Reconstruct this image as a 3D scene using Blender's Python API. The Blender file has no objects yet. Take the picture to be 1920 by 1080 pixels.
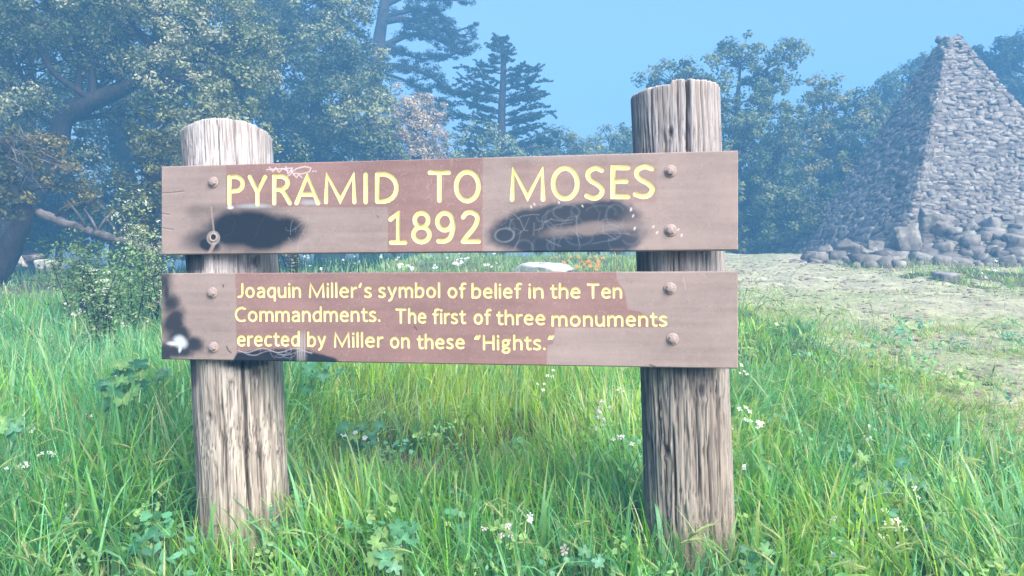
import bpy, bmesh, math, random
import numpy as np
from mathutils import Vector, Matrix
from mathutils.geometry import delaunay_2d_cdt

random.seed(7)
rng = np.random.default_rng(11)
R = math.radians
F = 1387.0            # focal length in photo pixels (1920 wide)
CAM_Z = 0.75

# ------------------------------------------------------------------ camera, world, sun, exposure
scn = bpy.context.scene
col = scn.collection
cam_d = bpy.data.cameras.new('camera')
cam_d.sensor_width = 36.0
cam_d.lens = 36.0 * F / 1920.0
cam_d.clip_start = 0.05
cam_d.clip_end = 500.0
cam = bpy.data.objects.new('camera', cam_d)
col.objects.link(cam)
cam.location = (0, 0, CAM_Z)
cam.rotation_euler = (R(90), 0, 0)
scn.camera = cam
scn.render.resolution_x, scn.render.resolution_y = 1024, 576

SUN_DIR = Vector((0.42, -0.62, 0.62)).normalized()      # towards the sun
el = math.asin(SUN_DIR.z)
az = math.atan2(SUN_DIR.x, SUN_DIR.y)
world = bpy.data.worlds.new('World')
scn.world = world
world.use_nodes = True
wn = world.node_tree
bg = wn.nodes['Background']
sky = wn.nodes.new('ShaderNodeTexSky')
sky.sky_type = 'NISHITA'
sky.sun_disc = False
sky.sun_elevation = el
sky.sun_rotation = az
sky.air_density = 1.0
sky.dust_density = 4.0
sky.ozone_density = 0.6
wn.links.new(sky.outputs[0], bg.inputs[0])
bg.inputs[1].default_value = 0.13
sun_d = bpy.data.lights.new('sun', 'SUN')
sun_d.energy = 4.3
sun_d.angle = R(45)
sun_d.color = (1.0, 0.95, 0.88)
sun = bpy.data.objects.new('sun', sun_d)
col.objects.link(sun)
sun.rotation_euler = SUN_DIR.to_track_quat('Z', 'Y').to_euler()
scn.view_settings.view_transform = 'Standard'
scn.view_settings.look = 'None'
scn.view_settings.exposure = 1.5
scn.view_settings.gamma = 1.0
scn.view_settings.use_curve_mapping = False
scn.cycles.use_denoising = True
scn.cycles.max_bounces = 6
scn.cycles.transparent_max_bounces = 4
HAZE_DENSITY = 0.025

# ------------------------------------------------------------------ numpy noise
def vnoise(p, seed=0):
    """trilinear value noise, p (n,3) -> 0..1"""
    p = np.asarray(p, dtype=np.float64)
    i = np.floor(p).astype(np.int64)
    f = p - i
    f = f * f * (3 - 2 * f)
    def h(a, b, c):
        n = (a * 374761393 + b * 668265263 + c * 2147483647 + seed * 974634777) & 0xFFFFFFFF
        n = ((n ^ (n >> 13)) * 1274126177) & 0xFFFFFFFF
        n = (n ^ (n >> 16)) & 0xFFFF
        return n / 65535.0
    x, y, z = i[:, 0], i[:, 1], i[:, 2]
    r = 0
    for dx in (0, 1):
        wx = f[:, 0] if dx else 1 - f[:, 0]
        for dy in (0, 1):
            wy = f[:, 1] if dy else 1 - f[:, 1]
            for dz in (0, 1):
                wz = f[:, 2] if dz else 1 - f[:, 2]
                r = r + wx * wy * wz * h(x + dx, y + dy, z + dz)
    return r

def fbm(p, seed=0, oct=4, gain=0.5):
    p = np.asarray(p, dtype=np.float64)
    a, s, t = 1.0, 0, 0
    for k in range(oct):
        s = s + a * vnoise(p * 2 ** k + 17.3 * k, seed + k)
        t += a
        a *= gain
    return s / t

def ss(a, b, x):
    t = np.clip((x - a) / (b - a), 0, 1)
    return t * t * (3 - 2 * t)

# ------------------------------------------------------------------ scene helpers
def props(o, label=None, cat=None, group=None, kind=None):
    if label: o['label'] = label
    if cat: o['category'] = cat
    if group: o['group'] = group
    if kind: o['kind'] = kind
    return o

def empty(name, loc, label, cat, group=None):
    o = bpy.data.objects.new(name, None)
    o.empty_display_size = 0.1
    col.objects.link(o)
    o.location = loc
    return props(o, label, cat, group)

def link(name, me, mat, parent=None):
    """mesh data is in world space; a parent only moves the origin"""
    o = bpy.data.objects.new(name, me)
    col.objects.link(o)
    if mat is not None and len(me.materials) == 0:
        me.materials.append(mat)
    if parent is not None:
        o.parent = parent
        o.matrix_parent_inverse = Matrix.Translation(-parent.location)
    return o

def np_mesh(name, V, Fc, smooth=True, colr=None):
    """V (n,3), Fc (m,3|4) index array"""
    V = np.ascontiguousarray(V, dtype=np.float32)
    Fc = np.ascontiguousarray(Fc, dtype=np.int32)
    me = bpy.data.meshes.new(name)
    k = Fc.shape[1]
    me.vertices.add(len(V)); me.vertices.foreach_set('co', V.ravel())
    me.loops.add(Fc.size); me.loops.foreach_set('vertex_index', Fc.ravel())
    me.polygons.add(len(Fc))
    me.polygons.foreach_set('loop_start', np.arange(0, Fc.size, k, dtype=np.int32))
    me.update(calc_edges=True)
    if smooth:
        me.polygons.foreach_set('use_smooth', np.ones(len(Fc), dtype=bool))
    if colr is not None:
        c = np.ones((len(V), 4), dtype=np.float32); c[:, :3] = colr
        at = me.color_attributes.new('col', 'FLOAT_COLOR', 'POINT')
        at.data.foreach_set('color', c.ravel())
    return me

def pd_mesh(name, verts, faces, smooth=True):
    me = bpy.data.meshes.new(name)
    me.from_pydata([tuple(v) for v in verts], [], faces)
    if smooth:
        for p in me.polygons: p.use_smooth = True
    me.update()
    return me

class MB:
    """small mesh builder of joined pieces"""
    def __init__(s): s.v = []; s.f = []
    def add(s, V, Fc):
        b = len(s.v); s.v += [tuple(v) for v in V]; s.f += [tuple(i + b for i in f) for f in Fc]
    def tube(s, pts, rad, n=6, cap=True, rough=0.0):
        V, Fc = tube_geo(pts, rad, n, cap, rough); s.add(V, Fc)
    def mesh(s, name, smooth=True): return pd_mesh(name, s.v, s.f, smooth)

def tube_geo(pts, rad, n=6, cap=True, rough=0.0):
    pts = [Vector(p) for p in pts]
    V, Fc = [], []
    ref = Vector((0.31, 0.87, 0.38)).normalized()
    for i, p in enumerate(pts):
        a = pts[max(i - 1, 0)]; b = pts[min(i + 1, len(pts) - 1)]
        t = (b - a)
        t = t.normalized() if t.length > 1e-9 else Vector((0, 0, 1))
        u = ref.cross(t)
        if u.length < 1e-3: u = Vector((1, 0, 0)).cross(t)
        u.normalize(); w = t.cross(u)
        r = rad[i] if hasattr(rad, '__len__') else rad
        for k in range(n):
            an = 2 * math.pi * k / n
            rr = r * (1 + rough * (random.random() - 0.5))
            V.append(p + (u * math.cos(an) + w * math.sin(an)) * rr)
    for i in range(len(pts) - 1):
        for k in range(n):
            k2 = (k + 1) % n
            Fc.append((i * n + k, i * n + k2, (i + 1) * n + k2, (i + 1) * n + k))
    if cap:
        Fc.append(tuple(range(n))[::-1]); Fc.append(tuple((len(pts) - 1) * n + k for k in range(n)))
    return V, Fc

def smooth_pts(pts, k=4):
    """Catmull-Rom through points"""
    P = [Vector(p) for p in pts]
    if len(P) < 3: return P
    out = []
    Q = [P[0] * 2 - P[1]] + P + [P[-1] * 2 - P[-2]]
    for i in range(1, len(Q) - 2):
        p0, p1, p2, p3 = Q[i - 1], Q[i], Q[i + 1], Q[i + 2]
        for j in range(k):
            t = j / k
            out.append(0.5 * ((2 * p1) + (p2 - p0) * t + (2 * p0 - 5 * p1 + 4 * p2 - p3) * t * t + (3 * p1 - p0 - 3 * p2 + p3) * t ** 3))
    out.append(P[-1])
    return out

def at(px, py, d):
    """point on the sight line of a photo pixel at depth d metres"""
    return Vector(((px - 960) / F * d, d, CAM_Z + (540 - py) / F * d))

# ------------------------------------------------------------------ materials
def new_mat(name):
    m = bpy.data.materials.new(name); m.use_nodes = True
    nt = m.node_tree
    b = nt.nodes['Principled BSDF']
    return m, nt, b

def N(nt, typ, **kw):
    n = nt.nodes.new(typ)
    for k, v in kw.items(): setattr(n, k, v)
    return n

def leaf_mat(name, trans=0.35, rough=0.55, tint=(1.15, 1.1, 0.6), spec=0.35):
    m, nt, b = new_mat(name)
    a = N(nt, 'ShaderNodeAttribute', attribute_name='col')
    nt.links.new(a.outputs['Color'], b.inputs['Base Color'])
    b.inputs['Roughness'].default_value = rough
    b.inputs['Specular IOR Level'].default_value = spec
    tr = N(nt, 'ShaderNodeBsdfTranslucent')
    mul = N(nt, 'ShaderNodeMix', data_type='RGBA', blend_type='MULTIPLY')
    mul.inputs[0].default_value = 1.0
    nt.links.new(a.outputs['Color'], mul.inputs[6]); mul.inputs[7].default_value = (*tint, 1)
    nt.links.new(mul.outputs[2], tr.inputs['Color'])
    mix = N(nt, 'ShaderNodeMixShader'); mix.inputs[0].default_value = trans
    nt.links.new(b.outputs[0], mix.inputs[1]); nt.links.new(tr.outputs[0], mix.inputs[2])
    nt.links.new(mix.outputs[0], nt.nodes['Material Output'].inputs['Surface'])
    return m

def noise_mat(name, c1, c2, scale=8, rough=0.85, bump=0.4, bdist=0.01, stretch=(1, 1, 1), detail=8, c3=None, coord='Object', spec=0.3):
    m, nt, b = new_mat(name)
    tc = N(nt, 'ShaderNodeTexCoord'); mp = N(nt, 'ShaderNodeMapping'); mp.inputs['Scale'].default_value = stretch
    nt.links.new(tc.outputs[coord], mp.inputs['Vector'])
    n1 = N(nt, 'ShaderNodeTexNoise'); n1.inputs['Scale'].default_value = scale; n1.inputs['Detail'].default_value = detail
    n1.inputs['Roughness'].default_value = 0.65
    nt.links.new(mp.outputs[0], n1.inputs['Vector'])
    cr = N(nt, 'ShaderNodeValToRGB')
    cr.color_ramp.elements[0].position = 0.32; cr.color_ramp.elements[0].color = (*c1, 1)
    cr.color_ramp.elements[1].position = 0.68; cr.color_ramp.elements[1].color = (*c2, 1)
    if c3:
        e = cr.color_ramp.elements.new(0.5); e.color = (*c3, 1)
    nt.links.new(n1.outputs['Fac'], cr.inputs[0]); nt.links.new(cr.outputs[0], b.inputs['Base Color'])
    n2 = N(nt, 'ShaderNodeTexNoise'); n2.inputs['Scale'].default_value = scale * 3.1; n2.inputs['Detail'].default_value = 6
    nt.links.new(mp.outputs[0], n2.inputs['Vector'])
    bp = N(nt, 'ShaderNodeBump'); bp.inputs['Strength'].default_value = bump; bp.inputs['Distance'].default_value = bdist
    nt.links.new(n2.outputs['Fac'], bp.inputs['Height']); nt.links.new(bp.outputs[0], b.inputs['Normal'])
    b.inputs['Roughness'].default_value = rough
    b.inputs['Specular IOR Level'].default_value = spec
    return m

def attr_bump_mat(name, scale=30, bump=0.4, bdist=0.01, rough=0.9, mixn=0.35, stretch=(1, 1, 1), coord='Object', spec=0.25):
    """base colour from vertex colour, broken up by procedural noise"""
    m, nt, b = new_mat(name)
    a = N(nt, 'ShaderNodeAttribute', attribute_name='col')
    tc = N(nt, 'ShaderNodeTexCoord'); mp = N(nt, 'ShaderNodeMapping'); mp.inputs['Scale'].default_value = stretch
    nt.links.new(tc.outputs[coord], mp.inputs['Vector'])
    n1 = N(nt, 'ShaderNodeTexNoise'); n1.inputs['Scale'].default_value = scale; n1.inputs['Detail'].default_value = 9
    n1.inputs['Roughness'].default_value = 0.7
    nt.links.new(mp.outputs[0], n1.inputs['Vector'])
    mr = N(nt, 'ShaderNodeMapRange'); mr.inputs[1].default_value = 0.3; mr.inputs[2].default_value = 0.7
    mr.inputs[3].default_value = 1 - mixn; mr.inputs[4].default_value = 1 + mixn
    nt.links.new(n1.outputs['Fac'], mr.inputs[0])
    vm = N(nt, 'ShaderNodeVectorMath', operation='SCALE')
    nt.links.new(a.outputs['Color'], vm.inputs[0]); nt.links.new(mr.outputs[0], vm.inputs['Scale'])
    nt.links.new(vm.outputs[0], b.inputs['Base Color'])
    bp = N(nt, 'ShaderNodeBump'); bp.inputs['Strength'].default_value = bump; bp.inputs['Distance'].default_value = bdist
    nt.links.new(n1.outputs['Fac'], bp.inputs['Height']); nt.links.new(bp.outputs[0], b.inputs['Normal'])
    b.inputs['Roughness'].default_value = rough
    b.inputs['Specular IOR Level'].default_value = spec
    return m

M = {}
M['grass'] = leaf_mat('grass_blade', 0.42, 0.5, (1.2, 1.3, 0.45), 0.22)
M['foliage'] = leaf_mat('tree_leaf', 0.25, 0.6, (1.1, 1.1, 0.6), 0.3)
M['broadleaf'] = leaf_mat('broad_leaf', 0.25, 0.5, (1.0, 1.2, 0.6), 0.4)
M['petal'] = leaf_mat('petal', 0.3, 0.6, (1, 1, 1), 0.2)
M['bark'] = noise_mat('bark', (0.012, 0.010, 0.009), (0.045, 0.036, 0.03), 9, 0.95, 0.8, 0.03, (1, 1, 0.3))
M['pine_bark'] = noise_mat('pine_bark', (0.02, 0.018, 0.02), (0.055, 0.05, 0.048), 5, 0.95, 0.8, 0.03, (1, 1, 0.3))
M['log'] = noise_mat('weathered_log', (0.03, 0.025, 0.022), (0.20, 0.17, 0.155), 6, 0.9, 0.8, 0.02, (1, 1, 1))
M['rock'] = attr_bump_mat('rock', 9, 0.9, 0.03, 0.92, 0.5)
M['ground'] = attr_bump_mat('ground_soil', 22, 0.9, 0.03, 0.97, 0.5)
M['post'] = attr_bump_mat('weathered_wood', 34, 0.8, 0.003, 0.85, 0.5, (5.5, 5.5, 0.20))
M['letter'] = noise_mat('yellow_paint', (0.74, 0.62, 0.22), (0.84, 0.74, 0.33), 30, 0.6, 0.2, 0.001)
M['bolt'] = noise_mat('painted_bolt', (0.24, 0.18, 0.165), (0.38, 0.30, 0.28), 60, 0.5, 0.3, 0.001)
M['hole'] = noise_mat('dark_hole', (0.01, 0.01, 0.012), (0.03, 0.03, 0.03), 60, 0.9, 0.2, 0.001)
M['stem'] = leaf_mat('stem_green', 0.05, 0.6, (1, 1, 1), 0.3)

# ------------------------------------------------------------------ terrain
def terrain(x, y):
    x = np.asarray(x, float); y = np.asarray(y, float)
    # steady slope up to a crest about fourteen metres away
    base = -0.12 + 0.132 * (y - 2.3)
    base = np.where(y < 2.3, -0.12 + 0.16 * (y - 2.3), base)
    crest = 1.50 + 0.02 * np.clip(x, -10, 12)
    left = ss(-1.5, -5.0, x)
    crest = crest - 0.30 * left
    k = 0.25
    h = -k * np.log(np.exp(-(base) / k) + np.exp(-crest / k))
    # ground falls again behind the crest on the left, keeps level on the right
    h = h - left * 0.06 * np.clip(y - 11, 0, 14) - (1 - left) * 0.02 * np.clip(y - 24, 0, 20)
    p = np.stack([x * 0.9, y * 0.9, x * 0], -1).reshape(-1, 3)
    n = (fbm(p, 3, 3).reshape(x.shape) - 0.5) * 0.16 * np.clip((y - 1) / 3, 0.4, 1)
    # rubble mound round the foot of the pyramid
    lx = (x - 9.16) * 0.999 + (y - 15.5) * 0.043; ly = -(x - 9.16) * 0.043 + (y - 15.5) * 0.999
    pd = np.maximum(np.abs(lx), np.abs(ly)) - 2.3
    h = h + 0.50 * ss(1.3, 0.1, -ly - 2.3) * ss(-2.4, -1.5, lx)
    # trodden hollow between the posts
    hx = (x + 0.45) / 0.55; hy = (y - 3.25) / 0.3
    n = n - 0.07 * np.exp(-(hx * hx + hy * hy))
    return h + n

def tz(x, y): return float(terrain(np.array([x]), np.array([y]))[0])

def on_ray(px, py, h=0.0, y0=1.3, y1=30.0):
    """point of a photo pixel's sight line that stands h above the ground"""
    ys = np.linspace(y0, y1, 1500)
    xs = (px - 960) / F * ys
    zs = CAM_Z + (540 - py) / F * ys
    d = zs - (terrain(xs, ys) + h)
    i = np.argmax(d <= 0)
    if d[i] > 0: i = len(ys) - 1
    return Vector((xs[i], ys[i], zs[i]))

def dryness(x, y):
    """1 on the trampled dry ground to the right, 0 in lush grass"""
    x = np.asarray(x, float); y = np.asarray(y, float)
    xb = np.interp(y, [2.0, 3.0, 3.4, 4.7, 6.0, 7.9, 11.0, 14, 20], [3.4, 2.6, 2.15, 2.45, 2.2, 2.55, 2.6, 2.7, 3.0])
    p = np.stack([x * 1.3, y * 1.3, x * 0 + 5], -1).reshape(-1, 3)
    n = (fbm(p, 9, 4).reshape(x.shape) - 0.5)
    d = ss(-0.7, 1.1, x - xb + n * 2.0)
    tuft = 0.8 * np.exp(-(((x - 6.8) / 2.0) ** 2 + ((y - 10.0) / 1.7) ** 2)) + 0.45 * np.exp(-(((x - 3.9) / 1.1) ** 2 + ((y - 6.1) / 0.7) ** 2))
    n3 = fbm(p * 3.1, 19, 3).reshape(x.shape) - 0.5
    return np.clip(d * (1 - np.clip(1.2 * tuft + n + 1.3 * n3, 0, 1)) + n3 * 0.5 * d, 0, 1)

def build_ground():
    xs = np.concatenate([np.linspace(-60, -9, 20), np.linspace(-8.6, 10.6, 180), np.linspace(11, 60, 20)])
    ys = np.concatenate([np.linspace(-20, 0.6, 10), np.linspace(0.8, 17, 190), np.linspace(17.6, 60, 30)])
    X, Y = np.meshgrid(xs, ys)
    Z = terrain(X, Y)
    fine = fbm(np.stack([X * 9, Y * 9, X * 0], -1).reshape(-1, 3), 21, 3).reshape(X.shape)
    Z = Z + (fine - 0.5) * 0.03
    V = np.stack([X, Y, Z], -1).reshape(-1, 3)
    nx, ny = len(xs), len(ys)
    idx = np.arange(nx * ny).reshape(ny, nx)
    Fc = np.stack([idx[:-1, :-1], idx[:-1, 1:], idx[1:, 1:], idx[1:, :-1]], -1).reshape(-1, 4)
    g = np.array([0.06, 0.075, 0.03]); s = np.array([0.13, 0.095, 0.07])
    nn = fbm(np.stack([X * 2, Y * 2, X * 0], -1).reshape(-1, 3), 31, 4)
    w = ss(0.4, 0.6, nn)[:, None]
    c = g * (1 - w) + s * w
    hol = np.exp(-(((X + 0.45) / 0.6) ** 2 + ((Y - 3.25) / 0.3) ** 2)).reshape(-1, 1)
    c = c * (1 - hol) + np.array([0.17, 0.12, 0.10]) * hol
    me = np_mesh('ground', V, Fc, True, c)
    props(link('ground', me, M['ground']), kind='structure')
    # trampled dry ground, a sheet of its own just above the soil
    xs = np.linspace(1.2, 15, 190); ys = np.linspace(2.6, 17, 190)
    X, Y = np.meshgrid(xs, ys)
    fine = fbm(np.stack([X * 9, Y * 9, X * 0], -1).reshape(-1, 3), 21, 3).reshape(X.shape)
    D = dryness(X, Y)
    Z = terrain(X, Y) + (fine - 0.5) * 0.03 + 0.006 + 0.02 * (D - 0.4)
    idx = np.arange(X.size).reshape(X.shape)
    q = np.stack([idx[:-1, :-1], idx[:-1, 1:], idx[1:, 1:], idx[1:, :-1]], -1).reshape(-1, 4)
    keep = (D.reshape(-1)[q].mean(1) > 0.35)
    q = q[keep]
    used = np.unique(q); mp = -np.ones(X.size, int); mp[used] = np.arange(len(used))
    V = np.stack([X, Y, Z], -1).reshape(-1, 3)[used]
    nn = fbm(V * 6.0, 41, 5)[:, None]
    nn2 = ss(0.45, 0.62, fbm(V * 1.1, 47, 3))[:, None]
    c = np.array([0.43, 0.41, 0.28]) * (0.3 + 1.25 * nn)
    c = c * (1 - nn2 * 0.55) + np.array([0.30, 0.36, 0.17]) * nn2 * 0.55
    me = np_mesh('dirt_path', V, mp[q], True, c)
    props(link('dirt_path', me, M['ground']), kind='structure')
build_ground()

# haze: one closed box of even density round camera, ground and trees
def build_haze():
    x0, x1, y0, y1, z0, z1 = -61, 61, -21, 61, -6, 16.5
    v = [(x, y, z) for z in (z0, z1) for x, y in ((x0, y0), (x1, y0), (x1, y1), (x0, y1))]
    f = [(3, 2, 1, 0), (4, 5, 6, 7), (0, 1, 5, 4), (1, 2, 6, 5), (2, 3, 7, 6), (3, 0, 4, 7)]
    m = bpy.data.materials.new('haze_air'); m.use_nodes = True
    nt = m.node_tree; nt.nodes.remove(nt.nodes['Principled BSDF'])
    pv = N(nt, 'ShaderNodeVolumePrincipled')
    pv.inputs['Color'].default_value = (0.17, 0.52, 1.0, 1)
    pv.inputs['Density'].default_value = HAZE_DENSITY
    pv.inputs['Anisotropy'].default_value = 0.0
    nt.links.new(pv.outputs[0], nt.nodes['Material Output'].inputs['Volume'])
    props(link('haze', pd_mesh('haze', v, f, False), m), kind='stuff')
build_haze()

# ------------------------------------------------------------------ grass (numpy ribbons)
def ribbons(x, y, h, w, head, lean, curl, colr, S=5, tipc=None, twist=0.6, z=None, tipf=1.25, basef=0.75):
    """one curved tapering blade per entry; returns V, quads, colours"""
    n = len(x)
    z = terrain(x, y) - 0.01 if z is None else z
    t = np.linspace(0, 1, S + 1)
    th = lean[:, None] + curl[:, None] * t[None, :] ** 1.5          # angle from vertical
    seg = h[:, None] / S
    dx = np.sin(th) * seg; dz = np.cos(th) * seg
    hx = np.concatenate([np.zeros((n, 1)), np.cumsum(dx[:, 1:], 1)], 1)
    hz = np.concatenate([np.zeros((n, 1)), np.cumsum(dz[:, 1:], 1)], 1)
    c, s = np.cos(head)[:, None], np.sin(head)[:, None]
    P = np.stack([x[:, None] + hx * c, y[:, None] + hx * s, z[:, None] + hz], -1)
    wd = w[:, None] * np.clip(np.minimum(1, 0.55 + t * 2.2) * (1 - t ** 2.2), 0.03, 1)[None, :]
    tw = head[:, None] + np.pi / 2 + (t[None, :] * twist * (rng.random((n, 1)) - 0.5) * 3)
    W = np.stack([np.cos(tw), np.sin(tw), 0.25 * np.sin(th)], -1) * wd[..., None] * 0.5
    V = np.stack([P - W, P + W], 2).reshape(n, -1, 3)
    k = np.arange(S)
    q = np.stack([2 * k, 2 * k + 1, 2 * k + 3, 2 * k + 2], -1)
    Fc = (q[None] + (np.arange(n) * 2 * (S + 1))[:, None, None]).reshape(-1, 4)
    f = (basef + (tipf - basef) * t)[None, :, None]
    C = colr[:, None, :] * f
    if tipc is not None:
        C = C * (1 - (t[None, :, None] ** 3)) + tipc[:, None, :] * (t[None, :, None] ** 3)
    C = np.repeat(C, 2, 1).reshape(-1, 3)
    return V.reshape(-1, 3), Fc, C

PAL = np.array([[0.030, 0.200, 0.065],    # deep blue-green
                [0.170, 0.430, 0.050],    # fresh green
                [0.400, 0.560, 0.070],    # yellow-green
                [0.170, 0.450, 0.220],    # glaucous
                [0.600, 0.560, 0.320]])   # straw

def grass_colour(x, y, dryb):
    n = len(x)
    a = fbm(np.stack([x * 1.1, y * 1.1, x * 0], -1), 51, 3) + (rng.random(n) - 0.5) * 0.35
    b = fbm(np.stack([x * 2.3, y * 2.3, x * 0 + 9], -1), 61, 3) + (rng.random(n) - 0.5) * 0.4
    # the yellow-green stand between the posts, lusher blue-green by the left side and post feet
    mid = np.exp(-(((x + 0.05) / 0.9) ** 2 + ((y - 4.2) / 1.1) ** 2))
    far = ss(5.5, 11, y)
    yel = ss(0.40, 0.68, a + 0.38 * mid + 0.10 * far + 0.12 * (x > 0.9) - 0.10 * (x < -1.1))[:, None]
    deep = ss(0.48, 0.68, b + 0.10 * (x < -1.0) - 0.25 * mid - 0.1 * far)[:, None]
    c = PAL[1] * (1 - yel) + PAL[2] * yel
    c = c * (1 - deep) + (PAL[0] * 0.6 + PAL[3] * 0.4) * deep
    g = (rng.random(n) < 0.26 + 0.16 * (x < -1.0))[:, None]
    c = np.where(g, PAL[3], c)
    s = (rng.random(n) < 0.05 + 0.12 * mid + 0.42 * dryb + 0.10 * far)[:, None]
    c = np.where(s, PAL[4], c)
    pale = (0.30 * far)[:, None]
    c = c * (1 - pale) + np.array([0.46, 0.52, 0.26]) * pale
    return c * (0.7 + 0.6 * rng.random((n, 1)))

def scatter(n, x0, x1, y0, y1, wedge=0.78):
    """random ground points inside the widened view wedge"""
    y = y0 + (y1 - y0) * rng.random(n)
    x = x0 + (x1 - x0) * rng.random(n)
    k = np.abs(x) < y * wedge + 0.5
    return x[k], y[k]

def build_grass():
    Vs, Fs, Cs, off = [], [], [], 0
    def push(r):
        nonlocal off
        V, Fc, C = r
        Vs.append(V); Fs.append(Fc + off); Cs.append(C); off += len(V)
    def clear(x, y, keep_far=True):
        ok = np.ones(len(x), bool)
        for (cx, cy) in ((-0.93, 2.53), (0.555, 2.32)):      # not inside the posts
            ok &= (np.hypot(x - cx, y - cy) > 0.155)
        hx = (x + 0.45) / 0.42; hy = (y - 3.22) / 0.17
        ok &= (np.exp(-(hx * hx + hy * hy)) < 0.35 + 0.5 * rng.random(len(x)))
        return ok
    # bands: (y0, y1, blades, height, width, segments)
    bands = [(1.35, 3.0, 42000, 0.25, 0.0052, 5), (3.0, 4.6, 44000, 0.23, 0.0056, 4), (4.6, 7.5, 60000, 0.19, 0.0080, 3), (7.5, 15.5, 70000, 0.15, 0.014, 2)]
    for bi, (y0, y1, n, hh, ww, S) in enumerate(bands):
        hw = y1 * 0.78 + 0.5
        x, y = scatter(n, -hw, hw, y0, y1)
        # tufting: pull blades together
        cl = fbm(np.stack([x * 5, y * 5, x * 0], -1), 71, 2)
        keep = rng.random(len(x)) < 0.35 + 1.0 * ss(0.35, 0.6, cl)
        x, y = x[keep], y[keep]
        k = clear(x, y); x, y = x[k], y[k]
        d = dryness(x, y)
        k = rng.random(len(x)) < 1 - 0.15 * d; x, y, d = x[k], y[k], d[k]
        m = len(x)
        tall = fbm(np.stack([x * 0.9, y * 0.9, x * 0 + 3], -1), 81, 2)
        h = hh * (0.45 + 0.9 * rng.random(m)) * (0.65 + 0.8 * tall)
        lx = ss(-0.9, -1.6, x) * ss(9, 4, y)
        h = h * (1 + 0.45 * lx)
        # lower right in front of the path, tall again around the post feet
        mid = np.exp(-(((x + 0.25) / 0.55) ** 2 + ((y - 3.1) / 0.45) ** 2))
        h = h * (1 - 0.45 * mid)
        h = h * (1 - 0.78 * d)
        near = ss(2.45, 1.5, y); h = h * (1 - 0.45 * near)
        w = ww * (0.55 + 0.9 * rng.random(m)) * (1 - 0.45 * d)
        broad = rng.random(m) < (0.20 if bi == 0 else 0.12 if bi == 1 else 0.05)
        w = np.where(broad, w * (2.7 if bi == 0 else 2.2), w); h = np.where(broad, h * 1.12, h)
        head = rng.random(m) * 2 * np.pi
        flow = fbm(np.stack([x * 1.7, y * 1.7, x * 0 + 8], -1), 91, 2) * 8
        head = np.where(rng.random(m) < 0.45, flow + (rng.random(m) - 0.5), head)
        lean = 0.05 + 0.35 * rng.random(m) ** 1.5 + 0.5 * d
        curl = (0.15 + 1.9 * rng.random(m) ** 1.6) * np.where(broad, 1.5, 1.0)
        mid2 = np.exp(-(((x - 0.0) / 0.9) ** 2 + ((y - 4.0) / 0.8) ** 2))
        curl = curl * (1 - 0.65 * mid2)
        c = grass_colour(x, y, d)
        c = np.where(broad[:, None], c * 0.5 + np.array([0.17, 0.34, 0.19]) * 0.6, c)
        tip = np.where((rng.random(m) < 0.25)[:, None], PAL[4], c * 1.25)
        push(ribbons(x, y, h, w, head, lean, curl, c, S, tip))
    # short fine sward filling in between the taller blades
    x, y = scatter(60000, -8, 8, 1.6, 8.5)
    k = clear(x, y); x, y = x[k], y[k]; d = dryness(x, y); m = len(x)
    c = grass_colour(x, y, d * 0.7)
    push(ribbons(x, y, 0.04 + 0.07 * rng.random(m), (0.004 + 0.004 * rng.random(m)) * (0.6 + y * 0.16), rng.random(m) * 6.3, 0.2 + 0.8 * rng.random(m), 0.9 * rng.random(m), c, 1))
    x = 5.0 + 7.5 * rng.random(5200); y = 11.3 + 1.9 * rng.random(5200); cl = fbm(np.stack([x * 2.5, y * 2.5, x * 0], -1), 77, 2); k = cl > 0.5; x, y = x[k], y[k]; m = len(x)
    c = np.array([0.30, 0.36, 0.15]) * (0.6 + 0.8 * rng.random((m, 1)))
    push(ribbons(x, y, 0.07 + 0.13 * rng.random(m), 0.008 + 0.008 * rng.random(m), rng.random(m) * 6.3, 0.4 * rng.random(m), rng.random(m) * 1.2, c, 2))
    # fringe grass in the hollow under the left trees, shade painted into its colour
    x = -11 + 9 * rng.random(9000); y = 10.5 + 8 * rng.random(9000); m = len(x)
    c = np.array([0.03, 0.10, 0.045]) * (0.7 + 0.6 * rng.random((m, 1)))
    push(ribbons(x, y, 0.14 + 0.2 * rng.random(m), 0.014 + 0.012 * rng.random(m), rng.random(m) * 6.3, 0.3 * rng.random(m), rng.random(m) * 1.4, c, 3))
    me = np_mesh('grass', np.concatenate(Vs), np.concatenate(Fs), True, np.concatenate(Cs))
    props(link('grass', me, M['grass']), 'lush green meadow grass growing round the sign posts and up the slope', 'grass', kind='stuff')

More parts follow.
